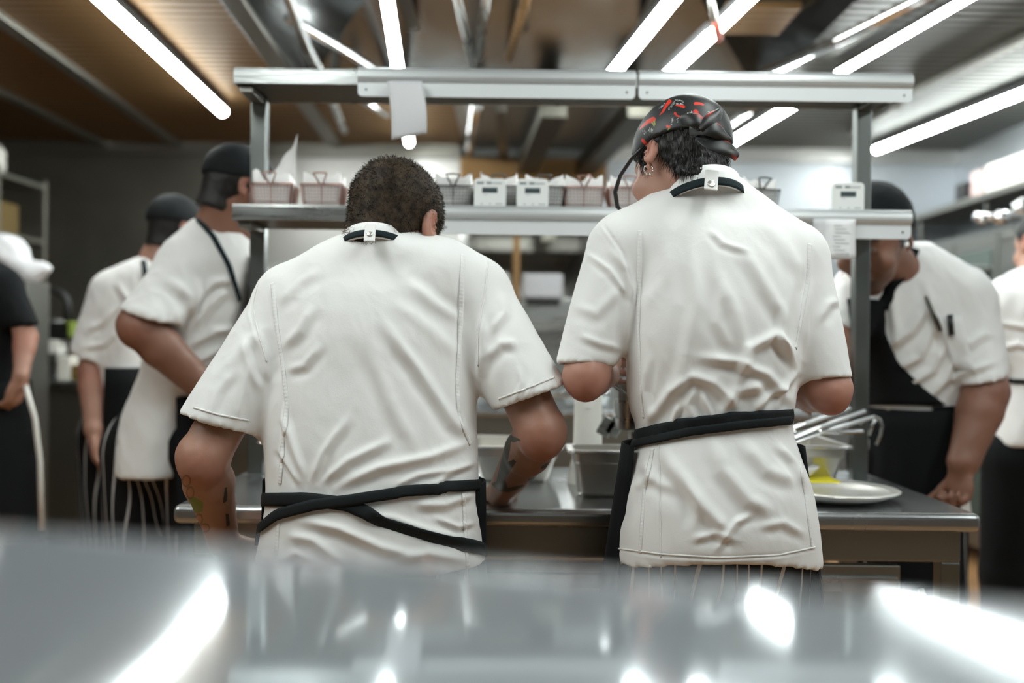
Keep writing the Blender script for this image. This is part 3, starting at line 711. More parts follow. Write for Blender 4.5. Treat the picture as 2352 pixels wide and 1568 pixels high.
def hair_cap(root, S, name, m, grow=.007, lower=None, h=.004, part=None, amp=.0):
    """hair (or a close cap) following the skull; lower(y) gives the height of its edge in head space"""
    hc, hR, hs = S['head']; c = Vector(hc); r = .16 * hs; F = Field(c - Vector((r, r, r)), c + Vector((r, r, r)), h)
    W = lambda x, y, z: c + hR @ (Vector((x, y, z)) * hs); g = grow
    F.ell(W(0, -.012, .035), [(a + g) * hs for a in (.076, .096, .083)], hR, 0); 
    if part != 'cap': F.cone(W(0, -.036, -.03), W(0, -.030, -.10), (.050 + g) * hs, (.048 + g) * hs, .03)
    A = np.array(hR).T / hs
    def fn(X, Y, Z):
        x, y, z = X - c.x, Y - c.y, Z - c.z; ly = A[1, 0] * x + A[1, 1] * y + A[1, 2] * z; lz = A[2, 0] * x + A[2, 1] * y + A[2, 2] * z
        return (np.interp(ly, lower[0], lower[1]) - lz) * .8 * hs
    F.op(F.lo, F.lo + F.h * F.n, fn, 0, 'i', 0)
    F.ell(W(0, -.012, .035), [(a - .002) * hs for a in (.076, .096, .083)], hR, 0, 's')
    V, Q = F.mesh(2)
    if amp:
        N = normals(V, Q); V = V + N * np.array([noise.noise(Vector(v) * 120) * amp + noise.noise(Vector(v) * 40) * amp for v in V])[:, None]
    return V, Q
def ribbon(root, name, m, bvh, pts, width, off=.003, thick=.0022, step=6, extra0=(), extra1=(), ripple=0, twist=None):
    """cloth band laid on a garment along a line seen from behind"""
    P2 = []
    for i in range(len(pts) - 1):
        a, b = np.array(pts[i], float), np.array(pts[i + 1], float); n = max(1, int(np.hypot(*(b - a)) / step)); P2 += [a + (b - a) * k / n for k in range(n)]
    P2.append(np.array(pts[-1], float)); hits = []
    # round the corners of the path
    for _ in range(4):
        Q2 = [P2[0]] + [(P2[i - 1] + P2[i] * 2 + P2[i + 1]) / 4 for i in range(1, len(P2) - 1)] + [P2[-1]]; P2 = Q2
    for p in P2:
        U, V = UV(*p); d = Vector((U, 1, V)).normalized(); h = bvh.ray_cast(CAM, d)
        if h[0] is not None:
            if hits and (h[0] - hits[-1][0]).length > .06: continue
            hits.append((h[0], h[1] if h[1].dot(d) < 0 else -h[1]))
    if len(hits) < 3: return None
    c = [Vector(p) for p in extra0] + [h[0] + h[1] * off for h in hits] + [Vector(p) for p in extra1]
    nn = [hits[0][1]] * len(extra0) + [h[1] for h in hits] + [hits[-1][1]] * len(extra1)
    nn = [(nn[max(i - 2, 0)] + nn[max(i - 1, 0)] + nn[i] + nn[min(i + 1, len(nn) - 1)] + nn[min(i + 2, len(nn) - 1)]).normalized() for i in range(len(nn))]
    vs = []; K = 4
    for i in range(len(c)):
        t = (c[min(i + 2, len(c) - 1)] - c[max(i - 2, 0)]).normalized(); s_ = t.cross(nn[i]).normalized(); n = s_.cross(t).normalized()
        if n.dot(nn[i]) < 0: n = -n
        f = 1 if twist is None else twist(i / len(c))
        for j in range(K + 1):
            u = j / K * 2 - 1; z = ripple * math.sin(i * 2.2 + u * 1.0) * (1 - u * u * .4); vs.append(c[i] + s_ * (u * width / 2 * f) + n * (z + .0012 * (1 - u * u)))
    fs = [(i * (K + 1) + j, i * (K + 1) + j + 1, (i + 1) * (K + 1) + j + 1, (i + 1) * (K + 1) + j) for i in range(len(c) - 1) for j in range(K)]
    o = MB().add(vs, fs).build(name, m, smooth=True, solid=thick); attach(root, o); return o
def band(root, name, m, c, R, rx, ry, hgt, thick=.003, a0=0, a1=360, lean=0, n=48, wob=0, front_drop=0):
    """upright cloth band round the neck or waist; R orients its plane"""
    c = Vector(c); vs = []; full = a1 - a0 >= 360
    for i in range(n + (0 if full else 1)):
        a = math.radians(a0 + (a1 - a0) * i / n)
        for j in range(4):
            u = j / 3; k = 1 - lean * u; vs.append(c + R @ Vector((rx * k * math.cos(a), ry * k * math.sin(a), hgt * u - front_drop * max(0, math.sin(a)) + wob * math.sin(a * 3))))
    N = n if full else n + 1
    fs = [(i * 4 + j, ((i + 1) % N) * 4 + j, ((i + 1) % N) * 4 + j + 1, i * 4 + j + 1) for i in range(n) for j in range(3)]
    o = MB().add(vs, fs).build(name, m, smooth=True, solid=thick); attach(root, o); return o
def rings_px(rows): 
    out = []
    for py, xl, xr, Y, ry in rows:
        a = P(xl, py, Y); b = P(xr, py, Y); c = (a + b) / 2; out.append((c.z, c.x, Y, (b.x - a.x) / 2, ry))
    return out
def bounds(pts, pad):
    a = np.array([tuple(p)[:3] for p in pts]); return a.min(0) - pad, a.max(0) + pad
def build_jacket(S, h):
    rg = S['rings']; pts = [(r[1] - r[3], r[2] - r[4], r[0]) for r in rg] + [(r[1] + r[3], r[2] + r[4], r[0]) for r in rg] + [p for s_ in S['sleeves'] for p in s_[:2]]
    lo, hi = bounds(pts, .10); F = Field(lo, hi, h)
    F.loft(rg, 0, e=S.get('exp', 2.3))
    for c0, c1, r0, r1 in S.get('shoulders', ()): F.cone(c0, c1, r0, r1, .05)
    for s0, s1, r0, r1, cn in S['sleeves']:
        cn = Vector(cn).normalized(); F.cone(s0, s1, r0, r1, .03, cut1=cn)
    hem = S.get('hem')     # fn(X)->z : lower edge; hollow underneath
    zb = min(r[0] for r in rg)
    F.loft(rg, 0, e=S.get('exp', 2.3), mode='s', grow=-2.2 * h, zlo=zb - .3, zhi=zb + S.get('hollow', .12))
    if hem: F.op(F.lo, F.lo + F.h * F.n, lambda X, Y, Z: (np.vectorize(hem)(X).astype(np.float32) - Z) * .9, 0, 'i', 0)
    for s0, s1, r0, r1, cn in S['sleeves']:
        s0, s1 = Vector(s0), Vector(s1); d = (s1 - s0).normalized(); F.cone(s1 - d * .09, s1 + d * .08, r1 - 2.1 * h, r1 - 2.1 * h, 0, 's')
    return F.mesh(2)
def trousers(root, S, m='pinstripe', h=.01, top=None):
    pv = Vector(S['pelvis']); pts = [pv, *S['legL'], *S['legR']]; lo, hi = bounds(pts, .22); F = Field(lo, hi, h); w_ = S.get('hip', .17)
    F.ell(pv + Vector((0, 0, .0)), (w_, w_ * .78, .15), None, 0)
    for k in ('legL', 'legR'):
        hp, kn, an = [Vector(x) for x in S[k]]; F.cone(hp, kn, .095, .078, .05); F.cone(kn, an, .078, .068, .02, cut1=(0, 0, -1))
    V, Q = F.mesh(2); N = normals(V, Q); V = V + N * folds_noise(V, .004, 9, (1, 1, .25), 3)[:, None]
    o = to_obj(V, Q, 'trousers', m, root)
    cx = np.where(V[:, 0] < pv.x, (Vector(S['legL'][0]).x), (Vector(S['legR'][0]).x)); ang = V[:, 0] + .35 * (V[:, 1] - pv.y) * np.sign(V[:, 0] - pv.x)
    a = o.data.attributes.new('stripe', 'FLOAT', 'POINT'); a.data.foreach_set('value', ((V[:, 0] + .012 * np.sin(V[:, 2] * 9 + V[:, 0] * 40)) / .032).astype(np.float32))
    return o
def shoes(root, S):
    for k in ('legL', 'legR'):
        an = Vector(S[k][2]); f = S.get('toe', 1); F = Field((an.x - .1, an.y - .2, -.02), (an.x + .1, an.y + .25, .15), .008)
        F.cone((an.x, an.y - .03 * f, .045), (an.x, an.y + .15 * f, .035), .045, .040, .02, flat=((0, 0, 1), .85)); F.cone((an.x, an.y, .045), (an.x, an.y, .10), .045, .045, .01)
        F.plane((0, 0, .004), (0, 0, -1)); V, Q = F.mesh(1); to_obj(V, Q, 'shoe', 'shoe', root)
# ------------------------------------------------------------------ people
def legs(S, x, Y, z=.90, sp=.095, toe=1, lean=0, dx=0):
    S['pelvis'] = Vector((x, Y, z)); S['toe'] = toe
    for k, q in (('legL', -1), ('legR', 1)):
        S[k] = (Vector((x + q * sp, Y, z - .04)), Vector((x + dx / 2 + q * (sp + .01), Y + .02 * toe, .48)), Vector((x + dx + q * (sp + .03), Y, .075)))
def person(label, S, group=None):
    t = thing('person', label, 'person', (S['pelvis'][0], S['pelvis'][1], 0), group); return t
EVERY_LOW = ([-.13, -.06, -.035, -.015, .01, .035, .06, .12], [-.092, -.092, -.085, -.035, -.030, -.020, .045, .055])
CAP_LOW = ([-.13, -.10, -.02, .05, .13], [-.012, -.005, .022, .050, .062])

# ---- A: the bowed cook
A = dict(skin='tan', armr=(.052, .049, .047, .031))
A['head'] = (P(904, 524, 2.12), rotm(-24, 31, 3), 1.16)
A['neck'] = P(880, 566, 2.10); legs(A, -.275, 1.99, .86)
A['armL'] = (P(668, 690, 2.09), P(466, 1050, 1.96), P(514, 1245, 2.13)); A['armR'] = (P(1100, 672, 2.09), P(1243, 990, 1.98), P(1150, 1133, 2.32))
A['handL'] = ((.35, .75, -.55), (-.2, .45, .85), 1, 30); A['handR'] = ((-.35, .9, -.12), (0, .1, -1), -1, 40)
A['rings'] = rings_px([(1345, 578, 1124, 1.97, .155), (1250, 600, 1110, 1.97, .15), (1140, 616, 1100, 1.98, .142), (1050, 614, 1098, 2.0, .147), (950, 613, 1094, 2.03, .155), (850, 617, 1094, 2.06, .16),
                       (750, 628, 1090, 2.08, .158), (680, 650, 1078, 2.10, .15), (620, 705, 1045, 2.12, .125), (575, 765, 1005, 2.11, .115), (545, 805, 950, 2.10, .095)])
A['shoulders'] = [(P(800, 622, 2.12), P(672, 682, 2.09), .065, .068), (P(960, 612, 2.12), P(1090, 668, 2.09), .065, .068), (P(790, 660, 2.07), P(1000, 650, 2.07), .09, .09)]
A['sleeves'] = [(P(676, 705, 2.09), P(508, 972, 1.99), .082, .079, (-.28, -.05, -1)), (P(1088, 690, 2.09), P(1216, 912, 2.0), .080, .077, (.38, -.05, -1))]
A['hem'] = lambda x: .845; A['hollow'] = .06
FA = [([(880, 740), (960, 850), (1040, 970), (1085, 1010)], 16, 7), ([(840, 780), (900, 930), (960, 1040)], 20, 4), ([(700, 1115), (660, 1010), (650, 930)], 10, 5), ([(715, 1112), (745, 1040), (800, 960)], 12, 6),
      ([(735, 1112), (800, 1060), (900, 1010)], 13, 6), ([(770, 1118), (870, 1075), (990, 1050), (1090, 1010)], 14, 7), ([(655, 960), (680, 1030), (705, 1100)], 10, 7), ([(640, 1030), (665, 1070), (690, 1112)], 8, 6),
      ([(990, 1118), (1040, 1080), (1098, 1060)], 10, 6), ([(900, 1120), (960, 1090), (1060, 1075)], 9, 5), ([(1060, 740), (1000, 700), (930, 640)], 16, 4), ([(1050, 820), (990, 760), (900, 690)], 18, 3), ([(640, 700), (690, 650), (740, 620)], 14, 3.5),
      ([(650, 800), (690, 760), (720, 700)], 14, 5), ([(660, 850), (700, 840), (740, 790)], 12, 4), ([(615, 880), (610, 820), (590, 760)], 14, 7), ([(600, 900), (575, 850), (560, 780)], 12, 5), ([(1100, 880), (1112, 800), (1105, 720)], 14, 7),
      ([(1110, 830), (1150, 790), (1190, 790)], 13, 5), ([(1120, 770), (1160, 720), (1150, 670)], 12, 4), ([(1180, 930), (1200, 880), (1190, 840)], 8, 3), ([(1210, 915), (1225, 870)], 7, 2.5), ([(480, 960), (500, 900), (540, 850)], 13, 4),
      ([(540, 980), (560, 900), (570, 840)], 12, 4), ([(600, 760), (560, 800), (500, 870)], 16, 4), ([(690, 1195), (780, 1215), (880, 1260), (960, 1275)], 14, 7), ([(830, 1180), (900, 1190), (1000, 1225), (1080, 1240)], 12, 6), ([(950, 1160), (1020, 1160), (1098, 1130)], 12, 6),
      ([(660, 1230), (720, 1240), (800, 1300)], 14, 6), ([(900, 1290), (980, 1270), (1080, 1290)], 14, 6), ([(1000, 1190), (1050, 1210), (1095, 1200)], 8, 5), ([(640, 1290), (680, 1270), (720, 1290)], 10, 4),
      ([(622, 660), (640, 760), (655, 880), (650, 990), (645, 1110)], 5, 1.5), ([(1062, 590), (1058, 700), (1052, 820), (1052, 930), (1080, 1010)], 5, 1.5), ([(592, 660), (578, 720), (600, 800)], 4, -2), ([(1122, 600), (1110, 700), (1098, 800)], 4, -2)]
# ---- B: the cook with the patterned cap
B = dict(skin='pale', armr=(.047, .043, .041, .027))
B['head'] = (P(1562, 376, 2.08), rotm(33, 24, 10), 1.03)
B['neck'] = P(1618, 470, 2.09); legs(B, .405, 1.98, .90)
B['armL'] = (P(1440, 585, 2.05), P(1345, 862, 1.965), P(1392, 862, 2.22)); B['armR'] = (P(1822, 600, 2.05), P(1903, 893, 1.98), P(1800, 905, 2.20))
B['handL'] = ((.25, .9, .15), (.9, -.2, -.2), -1, 45); B['handR'] = ((-.8, .55, 0), (0, .1, -1), -1, 40)
B['rings'] = rings_px([(1350, 1404, 1884, 1.97, .178), (1290, 1412, 1878, 1.97, .175), (1200, 1422, 1868, 1.97, .17), (1100, 1440, 1850, 1.98, .16), (1030, 1456, 1826, 1.985, .142), (985, 1462, 1812, 1.99, .130), (940, 1448, 1815, 2.0, .138), (850, 1440, 1826, 2.01, .15),
                       (750, 1444, 1838, 2.02, .158), (650, 1452, 1842, 2.04, .158), (580, 1455, 1836, 2.055, .15), (530, 1460, 1815, 2.065, .135), (485, 1480, 1765, 2.075, .115), (445, 1530, 1722, 2.07, .10), (420, 1560, 1695, 2.06, .088)])
B['shoulders'] = [(P(1580, 480, 2.08), P(1445, 562, 2.05), .06, .066), (P(1670, 485, 2.08), P(1808, 588, 2.05), .06, .068)]
B['sleeves'] = [(P(1434, 585, 2.05), P(1343, 838, 1.98), .080, .056, (-.05, -.1, -1)), (P(1815, 605, 2.05), P(1896, 872, 1.98), .076, .051, (.08, -.1, -1))]
B['hem'] = lambda x: .882 - .030 * (abs(x - .405) / .19) ** 2; B['hollow'] = .10
FB = [([(1590, 560), (1600, 700), (1570, 850), (1510, 990)], 20, 5), ([(1640, 600), (1690, 720), (1720, 850), (1760, 960)], 20, 5), ([(1700, 560), (1760, 660), (1810, 740)], 18, 5), ([(1740, 500), (1800, 560), (1850, 640)], 18, 4),
      ([(1680, 920), (1720, 800), (1780, 770), (1830, 820)], 14, 9), ([(1600, 820), (1690, 830), (1760, 860), (1820, 930)], 14, 8), ([(1580, 860), (1640, 880), (1700, 940)], 14, 7), ([(1480, 980), (1540, 900), (1600, 860)], 14, 7), ([(1500, 975), (1480, 900), (1490, 820)], 10, 5),
      ([(1650, 960), (1690, 900), (1760, 880)], 14, 7), ([(1720, 955), (1760, 910), (1810, 880)], 10, 6), ([(1600, 975), (1580, 930), (1600, 880)], 12, 6), ([(1640, 965), (1610, 900)], 8, 5), ([(1780, 950), (1790, 900), (1830, 850)], 9, 5), ([(1540, 980), (1560, 930)], 8, 5),
      ([(1800, 700), (1790, 780), (1830, 850)], 10, 6), ([(1860, 640), (1850, 720), (1845, 800)], 12, 5), ([(1880, 740), (1900, 700), (1925, 690)], 12, 4), ([(1400, 570), (1440, 620), (1460, 700)], 12, 4), ([(1345, 580), (1400, 620), (1450, 690)], 8, 4), ([(1330, 770), (1380, 790), (1430, 800)], 10, 3),
      ([(1310, 700), (1370, 720), (1440, 650)], 14, 3), ([(1455, 640), (1440, 720), (1432, 800)], 12, 5), ([(1550, 560), (1530, 640), (1470, 720)], 20, 3), ([(1630, 530), (1660, 560), (1720, 580)], 8, 3), ([(1660, 640), (1650, 740), (1690, 820)], 16, 4),
      ([(1520, 1030), (1560, 1100), (1640, 1190), (1680, 1230)], 20, 8), ([(1640, 1010), (1660, 1080), (1720, 1150), (1780, 1180)], 20, 7), ([(1700, 1010), (1760, 1080), (1840, 1110)], 18, 5), ([(1560, 1060), (1600, 1150), (1600, 1220)], 16, 5), ([(1590, 1240), (1640, 1225), (1690, 1240)], 10, 5),
      ([(1640, 1270), (1690, 1200), (1730, 1180)], 9, 5), ([(1480, 1060), (1500, 1100), (1560, 1130)], 14, 4), ([(1740, 1210), (1800, 1200), (1850, 1230)], 12, 4), ([(1440, 1180), (1460, 1120), (1500, 1090)], 12, 4), ([(1780, 1020), (1820, 1060), (1848, 1120)], 10, 5),
      ([(1473, 520), (1470, 640), (1468, 760), (1470, 900)], 5, 1.5), ([(1862, 540), (1858, 640), (1840, 760)], 5, 1.5), ([(1512, 1010), (1516, 1100), (1518, 1280)], 4, -1.5), ([(1385, 515), (1430, 580), (1452, 660)], 4, -2), ([(1410, 1262), (1520, 1276), (1650, 1282), (1780, 1276), (1868, 1262)], 4, -2)]
def tattoos(S):
    """ink on both forearms of the bowed cook"""
    leafs = [[(1140, 1105), (1150, 1060), (1162, 1010), (1175, 998), (1172, 1030), (1166, 1060), (1180, 1055), (1186, 1060), (1176, 1075), (1160, 1100), (1166, 1120), (1200, 1113), (1206, 1116), (1170, 1130), (1145, 1128), (1127, 1110)],
             [(1168, 996), (1197, 1010), (1180, 1016), (1166, 1010)], [(1244, 1070), (1262, 1060), (1256, 1072), (1242, 1078)], [(1212, 1100), (1240, 1092), (1232, 1106), (1218, 1118)], [(1270, 892), (1279, 900), (1276, 914), (1270, 905)],
             [(516, 1120), (522, 1118), (522, 1150), (512, 1156)], [(518, 1180), (526, 1180), (528, 1206), (520, 1210)]]
    rings_ = [(428, 1104, 9, 12), (437, 1131, 8, 13), (457, 1192, 8, 11), (470, 1212, 11, 9)]
    blob = [(434, 1144), (447, 1141), (467, 1153), (465, 1175), (452, 1178), (438, 1170)]
    def inside(q, poly):
        r = np.zeros(len(q), bool); j = len(poly) - 1
        for i in range(len(poly)):
            xi, yi = poly[i]; xj, yj = poly[j]; c = ((yi > q[:, 1]) != (yj > q[:, 1])) & (q[:, 0] < (xj - xi) * (q[:, 1] - yi) / (yj - yi + 1e-9) + xi); r ^= c; j = i
        return r
    def f(V, col, N):
        q = proj(V); front = N[:, 1] < .25
        for l in leafs: m = inside(q, l) & front; col[m] = col[m] * .12 + np.array((.028, .042, .026)) * .88
        m = inside(q, blob) & front; col[m] = col[m] * .15 + np.array((.12, .22, .02)) * .85
        for cx, cy, a, b in rings_:
            d = np.abs(np.hypot((q[:, 0] - cx) / a, (q[:, 1] - cy) / b) - 1) * min(a, b); m = (d < 1.7) & front; col[m] = col[m] * .4 + np.array((.08, .03, .01)) * .6
            m = (np.hypot((q[:, 0] - cx) / a, (q[:, 1] - cy) / b) < .85) & front; col[m] = col[m] * .7 + np.array((.45, .14, .05)) * .3
        return col
    return f
def refine(V, Q, mask):
    """split the marked quads finer (for small marks on the skin)"""
    bm = bmesh.new(); vs = [bm.verts.new(v) for v in V]
    for f in Q: bm.faces.new([vs[i] for i in f])
    bm.verts.ensure_lookup_table(); es = [e for e in bm.edges if mask[e.verts[0].index] and mask[e.verts[1].index]] if False else None
    bm.verts.index_update(); es = [e for e in bm.edges if mask[e.verts[0].index] and mask[e.verts[1].index]]
    bmesh.ops.subdivide_edges(bm, edges=es, cuts=2, use_grid_fill=True); bmesh.ops.triangulate(bm, faces=bm.faces)
    V2 = np.array([v.co[:] for v in bm.verts]); bm.verts.index_update(); F2 = np.array([[v.index for v in f.verts] for f in bm.faces]); bm.free(); return V2, F2

def jacket_obj(root, S, h, strokes, m='white_cloth', sub=True, namp=.0018, nsc=7, seed=0):
    V, Q = build_jacket(S, h)
    if sub: V, Q = subdivide(V, Q); V = laplace(V, Q, 2)
    N = normals(V, Q); d = fold_disp(V, N, [(p_, w_ * .85, h_ * 1.2) for p_, w_, h_ in strokes]); d = laplace_s(d, Q, 1)
    V = V + N * (d + folds_noise(V, namp, nsc, (1, 1, .5), seed) + folds_noise(V, namp * .5, nsc * 2.6, (1, 1, .6), seed + 5) + folds_noise(V, .0004, 34, (1, 1, .7), seed + 9))[:, None]
    o = to_obj(V, Q, 'jacket', m, root)
    bvh = BVHTree.FromPolygons([tuple(v) for v in V], [tuple(int(i) for i in f) for f in Q])
    return o, bvh, V, Q
def laplace_s(d, Q, it):
    for _ in range(it):
        a = np.zeros_like(d); n = np.zeros(len(d))
        for i in range(4): np.add.at(a, Q[:, i], d[Q[:, (i + 1) % 4]]); np.add.at(n, Q[:, i], 1)
        d = .5 * d + .5 * a / np.maximum(n, 1)
    return d
def strands(root, V, Q, n, name, m, L=.010, wd=.0009, seed=1, comb=(0, -.2, -.6), parent=None, keep=None):
    rnd = np.random.RandomState(seed); N = normals(V, Q); i = rnd.randint(0, len(Q), n); f = Q[i]; u, v = rnd.rand(n, 1), rnd.rand(n, 1)
    p = (V[f[:, 0]] * (1 - u) + V[f[:, 1]] * u) * (1 - v) + (V[f[:, 3]] * (1 - u) + V[f[:, 2]] * u) * v; nn = N[f[:, 0]]
    if keep is not None: k = keep(p, nn); p, nn = p[k], nn[k]; n = len(p)
    d = nn * .55 + np.array(comb) + rnd.randn(n, 3) * .35; d /= np.linalg.norm(d, axis=1)[:, None]; s_ = np.cross(d, rnd.randn(n, 3)); s_ /= np.linalg.norm(s_, axis=1)[:, None]
    ll = L * (.6 + .6 * rnd.rand(n, 1)); m1 = p + d * ll * .5 + nn * ll * .06; tip = p + d * ll - nn * ll * .05
    W = np.stack([p - s_ * wd / 2 - nn * .001, p + s_ * wd / 2 - nn * .001, m1 + s_ * wd * .4, m1 - s_ * wd * .4, tip], 1).reshape(-1, 3)
    b = np.arange(n)[:, None] * 5; T = np.concatenate([b + np.array([0, 1, 2]), b + np.array([0, 2, 3]), b + np.array([3, 2, 4])])
    return to_obj(W, T, name, m, root)

# build A
ra = person('bowed cook with short brown hair, white jacket and tattooed forearms leaning over the work table', A)
V, Q = build_body(ra, A, .0045)
q = proj(V); msk = ((q[:, 1] > 885) & (q[:, 1] < 1225) & (((q[:, 0] > 405) & (q[:, 0] < 535)) | ((q[:, 0] > 1120) & (q[:, 0] < 1285))) & (V[:, 1] < 2.36))
V, Q = refine(V, Q, msk); NA = normals(V, Q); tf = tattoos(A)
body_a = finish_body(ra, A, V, Q, lambda v, c: tf(v, c, NA))
ja, bvA, JV, JQ = jacket_obj(ra, A, .006, FA, seed=2)
HV, HQ = hair_cap(ra, A, 'hair', 'hair_brown', .006, EVERY_LOW, .004, amp=.0012)
ha = to_obj(HV, HQ, 'hair', 'hair_brown', ra)
hs = strands(ra, HV, HQ, 15000, 'hair_strands', 'hair_brown', .010, .0010, 3, comb=(-.1, -.25, -.45)); 
trousers(ra, A); shoes(ra, A)
Rn = rotm(0, 16)
col = band(ra, 'collar', 'white_cloth', P(868, 596, 2.10), Rn, .080, .125, .036, lean=.08, thick=.004)
band(ra, 'neck_strap', 'strap_teal', P(868, 594, 2.10), Rn, .083, .128, .014, thick=.002, lean=.02)
lp = MB().box(-.011, .011, -.003, .001, -.020, .022).build('collar_loop', 'white_cloth', bevel=.003); lp.matrix_world = Matrix.Translation(P(850, 536, 1.962)) @ Matrix.Rotation(math.radians(-30), 4, 'X'); 
sn = MB().lathe((0, 0, 0), [(.006, 0), (.006, .0015), (.004, .0022), (.0001, .0024)], 16, (0, -1, 0)).build('snap_button', 'silver', smooth=True)
def child_keep(o, root):
    o.parent = root; o.matrix_parent_inverse = Matrix.Translation(root.location).inverted()
child_keep(lp, ra); sn.matrix_world = lp.matrix_world @ Matrix.Translation((0, -.003, -.004)); child_keep(sn, ra)
ribbon(ra, 'apron_string', 'strap', bvA, [(612, 1147), (700, 1146), (800, 1158), (900, 1205), (1000, 1232), (1112, 1262)], .0255, off=.004, thick=.002, extra0=[Vector((-.484, 2.03, .962)), Vector((-.489, 1.96, .963))])
ribbon(ra, 'apron_string', 'strap', bvA, [(600, 1215), (640, 1182), (720, 1160), (810, 1148), (940, 1128), (1040, 1118), (1104, 1112)], .021, off=.0065, thick=.002, extra0=[Vector((-.490, 2.03, .875)), Vector((-.497, 1.95, .885))])
for pts in ([(626, 650), (634, 740), (650, 840), (660, 930), (650, 1010), (643, 1110)], [(641, 1190), (636, 1240), (634, 1310)], [(1063, 585), (1060, 680), (1056, 790), (1050, 880), (1056, 960), (1080, 1020)], [(1064, 1130), (1068, 1210), (1074, 1300)]):
    ribbon(ra, 'seam', 'white_cloth', bvA, pts, .010, off=.0002, thick=.0008, step=3, ripple=.0009)
for pts in ([(446, 936), (500, 952), (572, 966)], [(1146, 916), (1210, 892), (1272, 866)]):
    ribbon(ra, 'sleeve_hem', 'white_cloth', bvA, pts, .0035, off=.0006, thick=.001, step=3, ripple=.0007)
for pts in ([(596, 640), (580, 700), (592, 760), (612, 830)], [(1121, 598), (1112, 680), (1100, 760), (1098, 840)]):
    ribbon(ra, 'seam', 'white_cloth', bvA, pts, .003, off=.0003, thick=.0008, step=4)
# apron front panel of the bowed cook, its edge showing past the right hip
def apron(root, x0, x1, Yc, ry, ztop, zbot, flare=.03, a0=-25, a1=205, m='black_cloth', n=40, grow=.012, bulge=None):
    cx, rx = (x0 + x1) / 2, (x1 - x0) / 2 + grow; vs = []; K = 10
    for j in range(K + 1):
        z = ztop + (zbot - ztop) * j / K; f = flare * j / K
        for i in range(n + 1):
            a = math.radians(a0 + (a1 - a0) * i / n); wv = .006 * math.sin(i * .9 + j * .3) * j / K
            b = bulge(j / K) if bulge else 0
            vs.append((cx + (rx + f + wv + b) * math.cos(a), Yc + (ry + grow + f * .5 + wv) * math.sin(a), z))
    fs = [(j * (n + 1) + i, j * (n + 1) + i + 1, (j + 1) * (n + 1) + i + 1, (j + 1) * (n + 1) + i) for j in range(K) for i in range(n)]
    o = MB().add(vs, fs).build('apron', m, smooth=True, solid=.003); attach(root, o); return o
r0 = A['rings'][2]; apron(ra, r0[1] - r0[3], r0[1] + r0[3], 2.0, .145, 1.0, .45, flare=.015, a0=-22, a1=190)

# build B
rb = person('upright cook in a black cap with red chili peppers, white jacket and black apron', B)
V, Q = build_body(rb, B, .0045); body_b = finish_body(rb, B, V, Q)
jb, bvB, _, _ = jacket_obj(rb, B, .006, FB, seed=9)
BL = ([-.13, -.10, -.07, -.04, -.015, .015, .03, .045, .06, .12], [-.085, -.09, -.085, -.07, .0, .0, -.030, -.030, .05, .055])
HV, HQ = hair_cap(rb, B, 'hair', 'hair_dark', .009, BL, .004, amp=.003)
hb = to_obj(HV, HQ, 'hair', 'hair_dark', rb)
A3 = np.array(B['head'][1]).T / B['head'][2]; hcb = np.array(B['head'][0])
strands(rb, HV, HQ, 9000, 'hair_strands', 'hair_dark', .020, .0012, 5, comb=(.1, -.0, -1.8), keep=lambda p, n: ((p - hcb) @ A3.T)[:, 2] < .05)
trousers(rb, B, h=.008); shoes(rb, B)
Rn = rotm(6, 18)
band(rb, 'collar', 'white_cloth', P(1612, 484, 2.055), Rn, .084, .114, .050, lean=.08, thick=.004)
band(rb, 'neck_strap', 'strap_teal', P(1612, 486, 2.055), Rn, .089, .121, .018, thick=.002, lean=.02)
lp = MB().box(-.013, .013, -.003, .001, -.026, .022).build('collar_loop', 'white_cloth', bevel=.004); lp.matrix_world = Matrix.Translation(P(1634, 412, 1.925)) @ Matrix.Rotation(math.radians(-28), 4, 'X') @ Matrix.Rotation(math.radians(8), 4, 'Y'); child_keep(lp, rb)
sn = MB().lathe((0, 0, 0), [(.008, 0), (.008, .0015), (.006, .0022), (.0001, .0024)], 16, (0, -1, 0)).build('snap_button', 'silver', smooth=True); sn.matrix_world = lp.matrix_world @ Matrix.Translation((0, -.003, -.013)); child_keep(sn, rb)
ribbon(rb, 'apron_string', 'strap', bvB, [(1456, 1004), (1500, 993), (1570, 975), (1680, 962), (1816, 955)], .026, off=.004, thick=.003, extra1=[P(1822, 948, 2.0)])
ribbon(rb, 'apron_string', 'strap', bvB, [(1452, 1022), (1500, 1012), (1590, 990), (1700, 976), (1812, 964)], .016, off=.006, thick=.003)
for pts in ([(1471, 530), (1468, 640), (1466, 760), (1472, 900), (1478, 960)], [(1500, 1030), (1480, 1120), (1470, 1270)], [(1860, 560), (1856, 640), (1842, 720), (1828, 800)], [(1838, 1060), (1850, 1140), (1866, 1260)]):
    ribbon(rb, 'seam', 'white_cloth', bvB, pts, .009, off=.0002, thick=.0008, step=3, ripple=.0008)
ribbon(rb, 'jacket_hem', 'white_cloth', bvB, [(1412, 1258), (1520, 1272), (1650, 1280), (1790, 1274), (1872, 1256)], .0028, off=.0005, thick=.001, step=5, ripple=.0003)
ribbon(rb, 'seam', 'white_cloth', bvB, [(1514, 1015), (1516, 1100), (1518, 1280)], .0025, off=.0004, thick=.0008)
r0 = B['rings'][3]
ap = apron(rb, P(1446, 1000, 1.99).x, P(1826, 1000, 1.99).x, 1.99, .14, 1.08, .42, flare=.085, a0=-24, a1=204, grow=.014)
